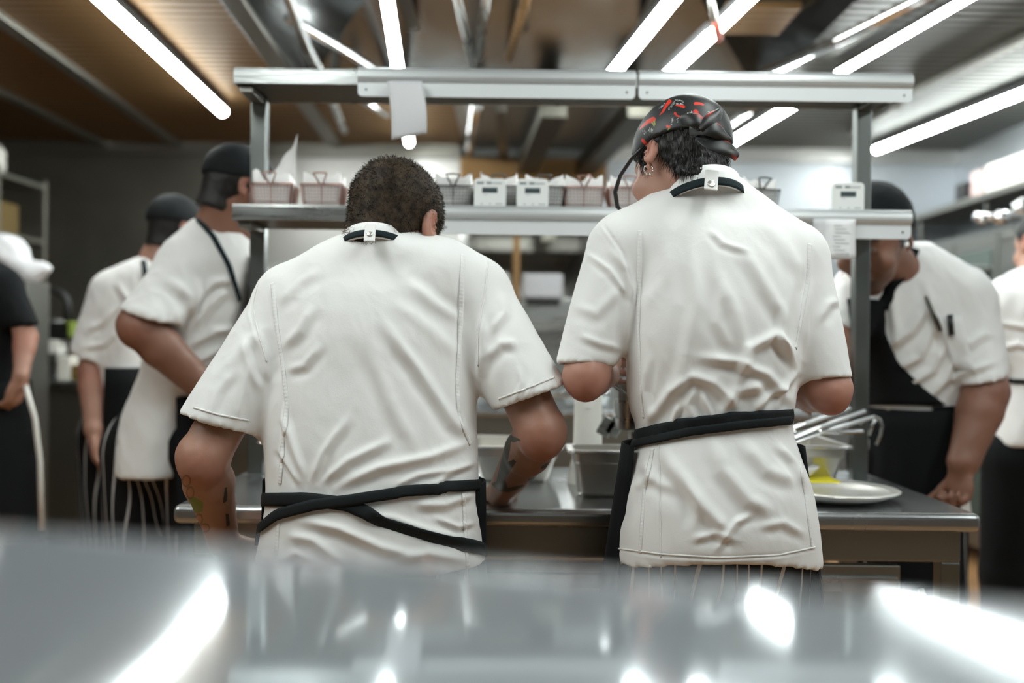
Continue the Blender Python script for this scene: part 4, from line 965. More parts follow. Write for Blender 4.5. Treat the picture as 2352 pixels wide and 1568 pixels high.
# cap of B with its print, knot and visor
CV, CQ = hair_cap(rb, B, 'cap', 'cap_print', .017, ([-.13, -.085, -.02, .03, .06, .12], [-.002, .008, .020, .012, .045, .050]), .0035, part='cap')
CN = normals(CV, CQ); CV = CV + CN * np.array([.002 * noise.noise(Vector(v) * 18) for v in CV])[:, None]
CV, CQ = subdivide(CV, CQ); CV = laplace(CV, CQ, 1); q = proj(CV)
def print_colour(q, seedbase=0):
    col = np.tile(np.array((.012, .0135, .013)), (len(q), 1)); red = np.array((.62, .035, .018)); wh = np.array((.42, .42, .40)); gr = np.array((.28, .30, .06))
    def stroke(pts, w0, w1, c):
        pts = np.array(pts, float); S_ = len(pts) - 1
        for i in range(S_):
            a, v = pts[i], pts[i + 1] - pts[i]; r = q - a; t = np.clip((r @ v) / (v @ v), 0, 1); e = np.hypot(*(r - t[:, None] * v).T); m = e < (w0 + (w1 - w0) * (i + t) / S_); col[m] = c
    K = 1960 / 300; T = lambda l: [(1420 + x / K, 210 + y / K) for x, y in l]
    stroke(T([(525, 420), (450, 450), (380, 510), (325, 560)]), 6, 1.2, red); stroke(T([(540, 450), (550, 500)]), 2, 1, gr); stroke(T([(510, 470), (540, 520)]), 2, 1, gr)
    stroke(T([(770, 150), (720, 210), (670, 300), (625, 350)]), 4.5, 1, red); stroke(T([(980, 230), (930, 212), (860, 205)]), 3.5, 1, red); stroke(T([(1160, 180), (1230, 180), (1275, 200)]), 3.5, 2, red)
    stroke(T([(850, 325), (880, 360), (925, 380)]), 2.6, 1.6, red); stroke(T([(1160, 300), (1200, 350), (1200, 405)]), 5, 2, red); stroke(T([(740, 525), (770, 530)]), 3.2, 2.4, red); stroke(T([(745, 575), (775, 545)]), 1.6, 1, gr)
    stroke(T([(370, 735), (410, 780), (450, 800)]), 4, 2.5, red); stroke(T([(1410, 470), (1420, 520)]), 2.8, 2, red); stroke(T([(1170, 565), (1240, 560)]), 2.8, 2, red)
    rn = random.Random(4)
    def words_(a, b, n, hh):            # small pale handwriting
        a, b = np.array(a, float), np.array(b, float); d = (b - a) / np.hypot(*(b - a)); nrm = np.array((-d[1], d[0]))
        for i in range(n):
            p = a + (b - a) * (i + .3) / n; o = [p + nrm * rn.uniform(-hh, hh) + d * rn.uniform(-1, 1) * 4 for _ in range(3)]; stroke(T([tuple(x) for x in o]), .55, .55, wh)
    words_((620, 260), (700, 170), 6, 14); words_((750, 270), (850, 150), 9, 16); words_((860, 130), (990, 150), 9, 12); words_((870, 185), (985, 185), 8, 11); words_((800, 500), (820, 380), 8, 10); words_((890, 480), (890, 390), 6, 16); words_((940, 380), (1110, 300), 11, 20)
    words_((370, 620), (420, 610), 4, 34); words_((450, 570), (520, 590), 6, 34); words_((1340, 300), (1420, 320), 6, 10); words_((540, 720), (660, 680), 9, 14); words_((1440, 480), (1560, 590), 10, 24); words_((945, 550), (950, 620), 4, 6)
    return col
cap = to_obj(CV, CQ, 'cap', 'cap_print', rb); tone(cap, print_colour(q))
def cloth_tail(name, pts, widths, nrm, m, root, n2=6, cup=.0):
    pts = [Vector(p) for p in pts]; vs = []
    for i, p in enumerate(pts):
        t = (pts[min(i + 1, len(pts) - 1)] - pts[max(i - 1, 0)]).normalized(); s_ = t.cross(Vector(nrm)).normalized(); n = s_.cross(t)
        for j in range(n2 + 1): u = j / n2 * 2 - 1; vs.append(p + s_ * u * widths[i] / 2 + n * cup * (1 - u * u) + n * .002 * math.sin(i * 1.3 + j))
    fs = [(i * (n2 + 1) + j, i * (n2 + 1) + j + 1, (i + 1) * (n2 + 1) + j + 1, (i + 1) * (n2 + 1) + j) for i in range(len(pts) - 1) for j in range(n2)]
    o = MB().add(vs, fs).build(name, m, smooth=True, solid=.0016)
    for md in list(o.modifiers): pass
    s_ = o.modifiers.new('sub', 'SUBSURF'); s_.levels = 1; s_.render_levels = 2; attach(root, o); return o
t1 = cloth_tail('cap_tail', [P(1606, 308, 1.925), P(1628, 326, 1.905), P(1655, 336, 1.90), P(1680, 345, 1.905), P(1693, 358, 1.92)], [.024, .036, .036, .030, .026], (0, -1, .3), 'cap_print', rb, cup=.004)
t2 = cloth_tail('cap_tail', [P(1590, 300, 1.94), P(1620, 290, 1.905), P(1645, 300, 1.90), P(1662, 314, 1.91), P(1672, 325, 1.92)], [.030, .040, .034, .026, .012], (0, -1, .3), 'cap_print', rb, cup=.010)
t3 = cloth_tail('cap_knot', [P(1570, 278, 1.935), P(1588, 272, 1.915), P(1604, 282, 1.905), P(1612, 294, 1.915)], [.018, .034, .034, .020], (0, -1, .3), 'cap_print', rb, cup=.012)
t4 = cloth_tail('cap_knot', [P(1608, 300, 1.905), P(1626, 282, 1.90), P(1642, 268, 1.92), P(1650, 258, 1.94)], [.014, .028, .030, .018], (0, -1, .3), 'cap_print', rb, cup=.010)
rnd = random.Random(2)
for o in (t1, t2, t3, t4):
    n = len(o.data.vertices); c = np.tile(np.array((.012, .0135, .013)), (n, 1))
    for k in range(n):
        if (k * 7 + n) % 19 == 0: c[k] = (.60, .035, .018)
        elif k % 11 == 3: c[k] = (.16, .16, .15)
    tone(o, c)
# headband edge, visor, earring
hcB, hRB, hsB = B['head']; WB = lambda x, y, z: Vector(hcB) + hRB @ (Vector((x, y, z)) * hsB)
# black ear loop / strap hanging forward from the temple
attach(rb, MB().tube([WB(-.086, -.005, .020), WB(-.090, .04, .012), WB(-.088, .085, .0), WB(-.080, .118, -.018), WB(-.064, .136, -.04), WB(-.045, .137, -.052), WB(-.03, .12, -.05)], [.003, .004, .0045, .0048, .0048, .0035, .002], 8).build('glasses_arm', 'black_plastic', smooth=True))
ec = WB(-.088, -.002, -.042)
g = MB(); pr = [ec + Vector((0, .3, 0)) * 0 + Vector((math.cos(a), .25 * math.cos(a), math.sin(a))) * .0095 for a in [math.radians(40 - k * 26) for k in range(11)]]
for p in pr: g.lathe(p - Vector((0, 0, .0018)), [(.0003, 0), (.0016, .0007), (.002, .0018), (.0016, .003), (.0003, .0036)], 8)
attach(rb, g.tube(pr, .0010, 6).build('earring', 'chrome', smooth=True))
# tweezers in the left hand
tw = thing('tweezers', 'thin steel tweezers held by the hatted cook at his elbow', 'tweezers', P(1415, 885, 2.28))
attach(tw, MB().tube([P(1398, 872, 2.30), P(1424, 893, 2.24), P(1440, 905, 2.24)], .0018, 6).tube([P(1396, 876, 2.30), P(1422, 898, 2.24), P(1440, 906, 2.24)], .0018, 6).build('blades', 'steel_post', smooth=True),
       MB().tube([P(1361, 917, 2.33), P(1380, 892, 2.32), P(1398, 873, 2.30)], .0022, 6).build('grip', 'black_plastic', smooth=True))
# ------------------------------------------------------------------ the other cooks
def other(label, S, h=.009, jm='white_cloth', strokes=(), namp=.0035, nsc=9, seed=1, cap='black_cap', low=CAP_LOW, hair='hair_dark', hair_low=None, capg=.013):
    r = person(label, S); V, Q = build_body(r, S, .007); finish_body(r, S, V, Q)
    j, bvh, _, _ = jacket_obj(r, S, h, strokes, jm, True, namp, nsc, seed)
    HV, HQ = hair_cap(r, S, 'hair', hair, .005, ([-.13, -.02, .01, .035, .06, .12], [-.095, -.085, -.03, -.02, .045, .055]), .005, amp=.001); to_obj(HV, HQ, 'hair', hair, r)
    if cap: HV, HQ = hair_cap(r, S, 'cap', cap, capg, low, .006, part='cap', amp=.001); to_obj(HV, HQ, 'cap', cap, r)
    return r, bvh
def patch(root, name, m, bvh, y0, y1, xl, xr, off=.008, nx=10, ny=16, back=False):
    vs = []; ok = True
    for j in range(ny + 1):
        y = y0 + (y1 - y0) * j / ny; a, b = np.interp(y, *xl), np.interp(y, *xr)
        for i in range(nx + 1):
            U, W_ = UV(a + (b - a) * i / nx, y); d = Vector((U, 1, W_)).normalized(); h_ = bvh.ray_cast(CAM, d)
            vs.append((h_[0] + (h_[1] if h_[1].dot(d) < 0 else -h_[1]) * off) if h_[0] is not None else None)
    last = next(v for v in vs if v is not None)
    for i, v in enumerate(vs):
        if v is None: vs[i] = last + Vector((0, .0, 0)) if i == 0 else vs[i - 1].copy()
    fs = [(j * (nx + 1) + i, j * (nx + 1) + i + 1, (j + 1) * (nx + 1) + i + 1, (j + 1) * (nx + 1) + i) for j in range(ny) for i in range(nx)]
    o = MB().add(vs, fs).build(name, m, smooth=True, solid=.004); attach(root, o); return o
# C
Cc = dict(skin='brown', armr=(.062, .060, .058, .040)); Cc['head'] = (P(545, 440, 3.1), rotm(-55, 28, 0), 1.1); Cc['neck'] = P(500, 545, 3.1)
legs(Cc, P(375, 1000, 3.15).x, 3.15, .95, dx=.0)
Cc['armL'] = (P(425, 610, 3.05), P(318, 748, 2.9), P(505, 925, 3.02)); Cc['armR'] = (P(560, 610, 3.2), P(590, 760, 3.35), P(640, 900, 3.25))
Cc['handL'] = ((.8, .4, -.4), (.3, .5, -.8), 1, 40); Cc['handR'] = ((.5, -.2, -.8), (-.5, .5, 0), -1, 40)
Cc['rings'] = rings_px([(1088, 284, 436, 3.15, .16), (1000, 282, 446, 3.15, .15), (930, 300, 460, 3.14, .135), (860, 330, 495, 3.12, .13), (790, 345, 535, 3.12, .14), (720, 350, 560, 3.12, .145), (650, 352, 575, 3.12, .145), (590, 385, 585, 3.12, .13), (545, 415, 575, 3.12, .10), (510, 445, 555, 3.12, .07)])
Cc['shoulders'] = [(P(480, 560, 3.12), P(430, 605, 3.06), .06, .075)]
Cc['sleeves'] = [(P(432, 615, 3.05), P(346, 728, 2.92), .088, .083, (-.3, 0, -.95)), (P(560, 615, 3.2), P(585, 700, 3.3), .07, .07, (.2, .3, -1))]
FC = [([(430, 760), (480, 700), (520, 660)], 14, 12), ([(440, 700), (490, 650), (530, 640)], 12, 10), ([(400, 740), (440, 700), (460, 640)], 14, 12), ([(430, 800), (490, 760), (550, 750)], 10, 10), ([(430, 840), (500, 800), (550, 800)], 9, 9), ([(380, 640), (430, 680), (450, 740)], 14, 9)]
rc, bvC = other('cook in black cap with elbow stuck out, partly behind the left shelf post', Cc, strokes=FC, seed=3)
ribbon(rc, 'apron_strap', 'strap_teal', bvC, [(450, 500), (490, 545), (525, 610), (548, 690)], .016, off=.006)
apron(rc, P(300, 900, 3.14).x, P(480, 900, 3.14).x, 3.14, .135, 1.10, .55, a0=-62, a1=168, flare=.03)
r0 = Cc['rings'][6]; bib = apron(rc, r0[1] - r0[3], r0[1] + r0[3], 3.12, .145, 1.54, 1.08, flare=.0, a0=-22, a1=105, m='navy_cloth', n=24, grow=.030); bib.name = 'apron_bib'
trousers(rc, Cc, h=.012); shoes(rc, Cc)
# D
D = dict(skin='pale', armr=(.050, .048, .046, .030)); D['head'] = (P(402, 530, 3.72), rotm(-40, 20, 0), 1.02); D['neck'] = P(372, 605, 3.7)
legs(D, P(296, 1000, 3.7).x, 3.7, .93)
D['armL'] = (P(262, 660, 3.66), P(212, 850, 3.62), P(214, 985, 3.55)); D['armR'] = (P(370, 670, 3.8), P(390, 820, 3.9), P(420, 900, 3.8))
D['handL'] = ((.12, -.05, -1), (.8, .3, 0), -1, 24, 1.1); D['handR'] = ((.5, 0, -.8), (-.5, .5, 0), -1, 40)
D['rings'] = rings_px([(1060, 240, 352, 3.7, .14), (960, 240, 350, 3.7, .13), (850, 238, 345, 3.7, .125), (760, 230, 355, 3.7, .13), (690, 228, 372, 3.7, .13), (650, 238, 385, 3.7, .12), (620, 270, 388, 3.7, .10), (596, 315, 380, 3.7, .06)])
D['shoulders'] = [(P(330, 640, 3.7), P(268, 668, 3.67), .05, .065)]
D['sleeves'] = [(P(256, 675, 3.66), P(206, 822, 3.62), .078, .070, (-.36, 0, -.93)), (P(372, 680, 3.8), P(385, 780, 3.88), .06, .06, (.2, .3, -1))]
rd, bvD = other('cook in black skull cap with one arm hanging, behind the elbow-out cook', D, strokes=[([(200, 760), (240, 740), (270, 700)], 9, 9), ([(190, 800), (240, 790), (270, 760)], 8, 7), ([(270, 650), (300, 700), (310, 760)], 9, 8)], seed=8)
ribbon(rd, 'apron_strap', 'strap_teal', bvD, [(330, 600), (332, 625), (334, 650)], .018, off=.005)
apron(rd, P(245, 900, 3.7).x, P(350, 900, 3.7).x, 3.7, .13, 1.17, .50, a0=-115, a1=150, flare=.02)
trousers(rd, D, h=.012); shoes(rd, D)
# E
E = dict(skin='pale', armr=(.038, .036, .034, .024)); E['head'] = (P(-75, 490, 3.5), rotm(10, 5, 0), 1.0); E['neck'] = P(-75, 580, 3.5)
legs(E, P(-50, 1000, 3.5).x, 3.5, .94)
E['armL'] = (P(-170, 640, 3.5), P(-200, 800, 3.5), P(-200, 930, 3.4)); E['armR'] = (P(18, 655, 3.48), P(60, 775, 3.42), P(48, 862, 3.35))
E['handL'] = ((0, -.1, -1), (-1, 0, 0), 1, 30); E['handR'] = ((-.4, .2, -1), (-.8, .3, 0), 1, 30)
E['rings'] = rings_px([(930, -175, 62, 3.5, .15), (860, -160, 45, 3.5, .13), (780, -165, 42, 3.5, .135), (700, -165, 42, 3.5, .14), (650, -150, 34, 3.5, .13), (615, -125, 12, 3.5, .10), (590, -100, -30, 3.5, .06)])
E['shoulders'] = [(P(-40, 625, 3.5), P(5, 655, 3.48), .05, .055)]
E['sleeves'] = [(P(8, 665, 3.48), P(52, 750, 3.43), .062, .050, (.15, 0, -1)), (P(-165, 660, 3.5), P(-195, 760, 3.5), .06, .055, (-.1, 0, -1))]
re_, bvE = other('person in black short-sleeved jacket and black apron cut off by the left edge', E, jm='black_cloth', seed=4, cap=None)
apron(re_, P(-165, 900, 3.5).x, P(55, 900, 3.5).x, 3.5, .145, 1.12, .40, a0=-80, a1=260, flare=.06)
attach(re_, MB().tube([P(58, 885, 3.36), P(80, 960, 3.34), P(92, 1060, 3.33), P(96, 1220, 3.33)], .009, 6).build('apron_edge', 'dirty_white', smooth=True))
trousers(re_, E, 'black_cloth', h=.014); shoes(re_, E)
# F
Ff = dict(skin='brown', armr=(.072, .066, .064, .044), toe=-1, beard=1); Ff['head'] = (P(2005, 548, 3.0), rotm(140, 26, 0), 1.25); Ff['neck'] = P(2075, 640, 3.12)
legs(Ff, P(2090, 1000, 3.2).x, 3.22, .95, toe=-1)
Ff['armL'] = (P(1965, 670, 3.12), P(1925, 790, 3.0), P(1895, 870, 2.85)); Ff['armR'] = (P(2215, 690, 3.12), P(2264, 900, 3.02), P(2212, 1065, 2.96))
Ff['handL'] = ((-.6, -.5, -.3), (0, 0, -1), 1, 40); Ff['handR'] = ((-.12, -.15, -1), (-.7, -.2, 0), 1, 62, 1.15)
Ff['rings'] = rings_px([(1180, 1985, 2215, 3.2, .16), (1080, 1985, 2200, 3.2, .155), (1000, 1985, 2190, 3.2, .155), (920, 1985, 2200, 3.2, .165), (850, 1968, 2230, 3.2, .18), (780, 1950, 2250, 3.19, .185), (700, 1935, 2262, 3.18, .17), (640, 1950, 2225, 3.17, .14), (595, 2010, 2170, 3.16, .10), (565, 2045, 2130, 3.15, .06)])
Ff['shoulders'] = [(P(2120, 620, 3.15), P(2205, 675, 3.12), .07, .085)]
Ff['sleeves'] = [(P(2208, 700, 3.12), P(2258, 872, 3.02), .10, .074, (.24, 0, -.97)), (P(1970, 670, 3.12), P(1938, 765, 3.02), .08, .07, (-.2, -.2, -1))]
FF_ = [([(2040, 800), (2090, 760), (2140, 690)], 14, 13), ([(2050, 850), (2110, 820), (2150, 740)], 13, 12), ([(2080, 890), (2140, 850), (2170, 790)], 11, 11), ([(2130, 920), (2170, 870), (2190, 820)], 10, 11), ([(2125, 650), (2140, 720), (2170, 800)], 10, 9), ([(2170, 880), (2210, 860), (2290, 830)], 10, 9), ([(2180, 780), (2230, 790), (2270, 760)], 12, 8), ([(2060, 640), (2050, 700), (2060, 780)], 12, 8)]
rf, bvF = other('burly cook in black cap and black bib apron facing the camera behind the right post', Ff, strokes=FF_, seed=11, capg=.018, low=([-.13, -.02, .05, .13], [-.01, .012, .035, .045]))
patch(rf, 'apron_bib', 'black_cloth', bvF, 690, 930, ([690, 800, 930], [1945, 1962, 1990]), ([690, 760, 830, 890, 930], [2030, 2034, 2062, 2120, 2170]))
ribbon(rf, 'apron_strap', 'black_cloth', bvF, [(2096, 575), (2080, 610), (2050, 660), (2025, 710)], .040, off=.010)
apron(rf, P(1990, 900, 3.2).x, P(2195, 900, 3.2).x, 3.2, .165, 1.085, .45, a0=190, a1=318, flare=.01)
ribbon(rf, 'apron_string', 'black_cloth', bvF, [(2140, 938), (2170, 938), (2196, 936)], .016, off=.006)
pk = patch(rf, 'sleeve_pocket', 'white_cloth', bvF, 726, 850, ([726, 850], [2152, 2188]), ([726, 850], [2206, 2240]), off=.005, nx=5, ny=6)
attach(rf, MB().tube([P(2126, 680, 2.99), P(2150, 735, 2.98), P(2160, 760, 2.985)], [.004, .008, .006], 8).build('pen', 'steel_beam', smooth=True), MB().tube([P(2182, 722, 2.985), P(2186, 770, 2.985)], .009, 8).build('pen', 'black_plastic', smooth=True))
trousers(rf, Ff, h=.012); shoes(rf, Ff)
# G
G = dict(skin='pale'); G['head'] = (P(2400, 560, 3.5), rotm(10, 12, 0), 1.05); G['neck'] = P(2395, 640, 3.5)
legs(G, P(2385, 1000, 3.5).x, 3.5, .92)
G['armL'] = (P(2300, 690, 3.5), P(2272, 840, 3.5), P(2330, 930, 3.65)); G['armR'] = (P(2490, 690, 3.5), P(2520, 840, 3.5), P(2480, 930, 3.7))
G['handL'] = ((.6, .5, 0), (0, 0, -1), 1, 40); G['handR'] = ((-.6, .5, 0), (0, 0, -1), -1, 40)
G['rings'] = rings_px([(1022, 2278, 2500, 3.5, .15), (940, 2285, 2490, 3.5, .14), (875, 2296, 2480, 3.5, .13), (780, 2285, 2490, 3.5, .14), (700, 2275, 2500, 3.5, .14), (660, 2290, 2480, 3.5, .12), (635, 2320, 2450, 3.5, .09), (618, 2350, 2425, 3.5, .05)])
G['shoulders'] = [(P(2340, 660, 3.5), P(2300, 690, 3.5), .05, .06)]
G['sleeves'] = [(P(2300, 700, 3.5), P(2278, 830, 3.5), .075, .065, (-.1, 0, -1)), (P(2490, 700, 3.5), P(2515, 830, 3.5), .075, .065, (.1, 0, -1))]
rg_, bvG = other('cook with dark hair and white jacket turned away at the right edge', G, seed=6, cap=None, strokes=[([(2300, 800), (2340, 790), (2400, 810)], 8, 8), ([(2300, 740), (2350, 750), (2400, 740)], 8, 7)])
ribbon(rg_, 'apron_string', 'black_cloth', bvG, [(2298, 872), (2340, 876), (2400, 876)], .016, off=.005)
trousers(rg_, G, 'black_cloth', h=.012); shoes(rg_, G)

# ------------------------------------------------------------------ things on the work table
def pan(name, x0, x1, y0, y1, z0, ht, label, m='steel_pan', inset=.022, lip=.014, group=None, extra=0):
    t = thing(name, label, 'container', ((x0 + x1) / 2, (y0 + y1) / 2, z0), group)
    def ring(x0, x1, y0, y1, z, r, n=5):
        pts = []
        for cx, cy, a0 in ((x1 - r, y1 - r, 0), (x0 + r, y1 - r, 90), (x0 + r, y0 + r, 180), (x1 - r, y0 + r, 270)):
            for k in range(n): a = math.radians(a0 + 90 * k / (n - 1)); pts.append((cx + r * math.cos(a), cy + r * math.sin(a), z))
        return pts
    i = inset; L = [ring(x0 - lip, x1 + lip, y0 - lip, y1 + lip, z0 + ht - .005, .02), ring(x0 - lip, x1 + lip, y0 - lip, y1 + lip, z0 + ht, .02), ring(x0, x1, y0, y1, z0 + ht, .018), ring(x0 + .001, x1 - .001, y0 + .001, y1 - .001, z0 + ht - .03, .018),
                     ring(x0 + .005, x1 - .005, y0 + .005, y1 - .005, z0 + ht - .034, .018), ring(x0 + i, x1 - i, y0 + i, y1 - i, z0 + .012, .02), ring(x0 + i + .01, x1 - i - .01, y0 + i + .01, y1 - i - .01, z0 + .001, .018)]
    n = len(L[0]); vs = [p for r in L for p in r]; fs = [(a * n + k, a * n + (k + 1) % n, (a + 1) * n + (k + 1) % n, (a + 1) * n + k) for a in range(len(L) - 1) for k in range(n)]; fs.append(tuple((len(L) - 1) * n + k for k in range(n)))
    b = MB().add(vs, fs).build('tray_body', m, smooth=False, solid=.0012); attach(t, b)
    b.data.polygons.foreach_set('use_smooth', [True] * len(b.data.polygons)); md = b.modifiers.new('es', 'EDGE_SPLIT'); md.split_angle = math.radians(35)
    attach(t, MB().tube(ring(x0 - lip, x1 + lip, y0 - lip, y1 + lip, z0 + ht - .003, .02), .0035, 6, closed=True).build('rim', 'chrome', smooth=True))
    return t
xp = lambda px, Y: (px - 1176) / FPX * Y
pan('food_pan', xp(1322, 2.42), xp(1475, 2.42), 2.42, 2.55, .90, .118, 'deep small stainless food pan between the two cooks', inset=.012)
pan('food_pan', xp(1090, 2.68), xp(1282, 2.68), 2.66, 2.94, .90, .10, 'wide stainless food pan behind the tattooed right forearm')
pan('food_pan', xp(614, 2.70), xp(840, 2.70), 2.66, 2.95, .90, .105, 'stainless food pan behind the bowed cook\'s left sleeve')
pan('food_pan', xp(1800, 2.62), xp(1948, 2.62), 2.62, 2.93, .90, .115, 'stainless food pan at the right under the steel handles')
t = thing('squeeze_bottle', 'white plastic dispenser bottle standing behind the deep food pan', 'bottle', P(1350, 1080, 2.70))
p = P(1350, 1000, 2.70); attach(t, MB().lathe((p.x, 2.70, .90), [(.048, 0), (.055, .004), (.055, .05), (.046, .085), (.039, .11), (.0375, .27), (.036, .285), (.02, .295), (.006, .33)], 32).build('bottle_body', 'off_white_plastic', smooth=True))
t.location.z = .90
t2_ = MB().tube([P(1350 - 8, 935, 2.661), P(1350 + 2, 937, 2.660), P(1350 + 10, 934, 2.661)], .0015, 6).build('embossed_mark', 'plastic_white'); attach(t, t2_)
# small pot held at the hatted cook's left
t = thing('sauce_pot', 'small tapered steel pot beside the hatted cook\'s left hip', 'pot', P(1440, 985, 2.32)); c = P(1447, 880, 2.32)
z1 = P(1447, 880, 2.32).z; z0 = P(1447, 985, 2.32).z
attach(t, MB().lathe((c.x, 2.32, z0), [(.028, 0), (.031, .004), (.042, z1 - z0 - .006), (.047, z1 - z0 - .003), (.047, z1 - z0), (.043, z1 - z0), (.040, z1 - z0 - .006), (.028, .006)], 28).build('pot_body', 'steel', smooth=True),
       MB().tube([(c.x - .046, 2.32, z1 - .005), (c.x - .060, 2.32, z1), (c.x - .058, 2.31, z1 + .006), (c.x - .046, 2.31, z1)], .003, 6).build('pot_handle', 'chrome', smooth=True))
st = thing('riser_block', 'low steel riser behind the food pan carrying the small pot', 'riser', (c.x, 2.34, .90))
attach(st, MB().box(c.x + .0, c.x + .09, 2.285, 2.355, .90, z0).build('riser', 'steel_dark', bevel=.004))
for px, lb in ((1392, 'small steel lid left of the pot handle'), (1412, 'small steel lid next to the dispenser bottle')):
    q_ = P(px, 1002, 2.60); tag(MB().box(-.018, .018, -.004, .004, 0, .05, R=Matrix.Rotation(.5, 3, 'Y')).build('leaning_plate', 'steel', bevel=.002), 'small tilted steel plate leaning beside the dispenser bottle' if px < 1400 else 'second small tilted steel plate behind the sauce pot', 'plate').location = (q_.x, q_.y, q_.z)
# tongs and spatulas lying over the pan on the right
for k, (q0, q1, Y0, Y1, lb) in enumerate((((1852, 972), (1952, 938), 2.60, 2.70, 'topmost flat steel spatula handle on the right pan'), ((1886, 980), (1986, 944), 2.58, 2.68, 'second flat steel spatula handle on the right pan'), ((1905, 988), (2004, 958), 2.57, 2.67, 'lowest flat steel spatula handle on the right pan'))):
    a, b = P(*q0, Y0), P(*q1, Y1); d = (b - a).normalized(); t = thing('spatula', lb, 'spatula', a, 'steel spatulas on the right pan')
    attach(t, MB().tube([a, a.lerp(b, .5), b], .0058, 8).build('handle', 'aluminium_rail', smooth=True)); e_ = a - d * .16; s_ = d.cross(Vector((0, 0, 1))).normalized() * .026
    attach(t, MB().add([a - s_ * .3, a + s_ * .3, e_ + s_, e_ - s_, a - s_ * .3 + Vector((0, 0, .002)), a + s_ * .3 + Vector((0, 0, .002)), e_ + s_ + Vector((0, 0, .002)), e_ - s_ + Vector((0, 0, .002))], [(0, 1, 2, 3), (7, 6, 5, 4), (0, 4, 5, 1), (1, 5, 6, 2), (2, 6, 7, 3), (3, 7, 4, 0)]).build('blade', 'steel'))
lr = tag(MB().tube([P(1820, 993, 2.60), P(1982, 991, 2.60)], .0065, 8).build('steel_rod', 'chrome', smooth=True), 'round steel rod lying along the rim of the right pan', 'rod')
ld = thing('ladle', 'steel ladle with hooked handle hanging by the right shelf post', 'ladle', P(2000, 960, 2.72))
attach(ld, MB().tube([P(1975, 972, 2.70), P(1990, 962, 2.71), P(2008, 956, 2.72), P(2020, 962, 2.73), P(2026, 978, 2.73), P(2022, 1000, 2.73), P(2012, 1022, 2.73)], .005, 8).build('handle', 'steel', smooth=True),
       MB().tube([P(2012, 962, 2.70), P(2004, 975, 2.70), P(1996, 1000, 2.70)], .005, 8).build('hook', 'steel', smooth=True))
# plate, bowl, cloth
q_ = P(1925, 1118, 2.42); pl = thing('serving_plate', 'oval silver-rimmed serving plate at the front right of the table', 'plate', (q_.x, 2.45, .90))
R_ = .152; attach(pl, MB().lathe((q_.x, 2.45, .90), [(.085, .0), (.09, .002), (.125, .012), (R_, .024), (R_ + .002, .027), (R_ - .006, .028), (.12, .020), (.085, .010), (.002, .009)], 56).build('plate_body', 'porcelain', smooth=True),
                  MB().lathe((q_.x, 2.45, .90), [(R_ + .003, .0255), (R_ + .0035, .028), (R_ - .004, .031), (.118, .0225), (.116, .0215), (.12, .0195)], 56).build('hammered_rim', 'silver', smooth=True))
q_ = P(1832, 1060, 2.60)
bw = thing('white_bowl', 'small white bowl resting on the yellow cloth', 'bowl', (q_.x, 2.60, .945)); attach(bw, MB().lathe((q_.x, 2.60, .932), [(.022, 0), (.03, .004), (.05, .024), (.056, .034), (.054, .034), (.046, .024), (.002, .008)], 32).build('bowl_body', 'porcelain', smooth=True))
x0, x1 = xp(1790, 2.58), xp(1932, 2.58)
tag(MB().box(x0, x1, 2.555, 2.67, .901, .932).build('folded_cloth', 'yellow_cloth', bevel=.012, seg=4), 'folded yellow cleaning cloth on the table behind the plate', 'cloth')
# ------------------------------------------------------------------ foreground counter
cn = thing('foreground_counter', 'blurred polished stainless counter filling the bottom of the picture', 'counter', (0, 0, 0)); CZT = 1.18
n1 = 60; e0 = Vector((-.268, .521)); e1 = Vector((.195, .379)); dr = (e1 - e0).normalized(); nr = Vector((-dr.y, dr.x)); 
vs = []; K = 26
for j in range(K + 1):
    for i in range(n1 + 1):
        p = e0 + dr * ((i / n1) * 2.6 - 1.1) - nr * (.9 * (1 - j / K) ** 1.5)
        z = CZT + .0003 * math.sin(p.x * 9 + p.y * 3) + .0001 * math.sin(p.x * 21 - p.y * 13); d_ = (p - e0).dot(nr)
        vs.append((p.x, p.y, z))
top = [(j * (n1 + 1) + i, j * (n1 + 1) + i + 1, (j + 1) * (n1 + 1) + i + 1, (j + 1) * (n1 + 1) + i) for j in range(K) for i in range(n1)]
b0 = len(vs)
for i in range(n1 + 1): x, y, z = vs[K * (n1 + 1) + i]; vs.append((x + nr.x * .004, y + nr.y * .004, z - .006)); 
for i in range(n1 + 1): x, y, z = vs[K * (n1 + 1) + i]; vs.append((x + nr.x * .004, y + nr.y * .004, z - .05))
fs = top + [(K * (n1 + 1) + i, K * (n1 + 1) + i + 1, b0 + i + 1, b0 + i) for i in range(n1)] + [(b0 + i, b0 + i + 1, b0 + n1 + 2 + i, b0 + n1 + 1 + i) for i in range(n1)]
ct = MB().add(vs, fs).build('counter_top', 'steel_counter', smooth=True); attach(cn, ct)
R2 = Matrix.Rotation(math.atan2(dr.y, dr.x), 3, 'Z'); c_ = (e0 + e1) / 2 - nr * .44
cb_ = MB().box(c_.x - 1.25, c_.x + 1.35, c_.y - .40, c_.y + .40, .10, CZT - .055, R=R2, c=(c_.x, c_.y, .6)).build('cabinet', 'steel_dark', bevel=.004); attach(cn, cb_)
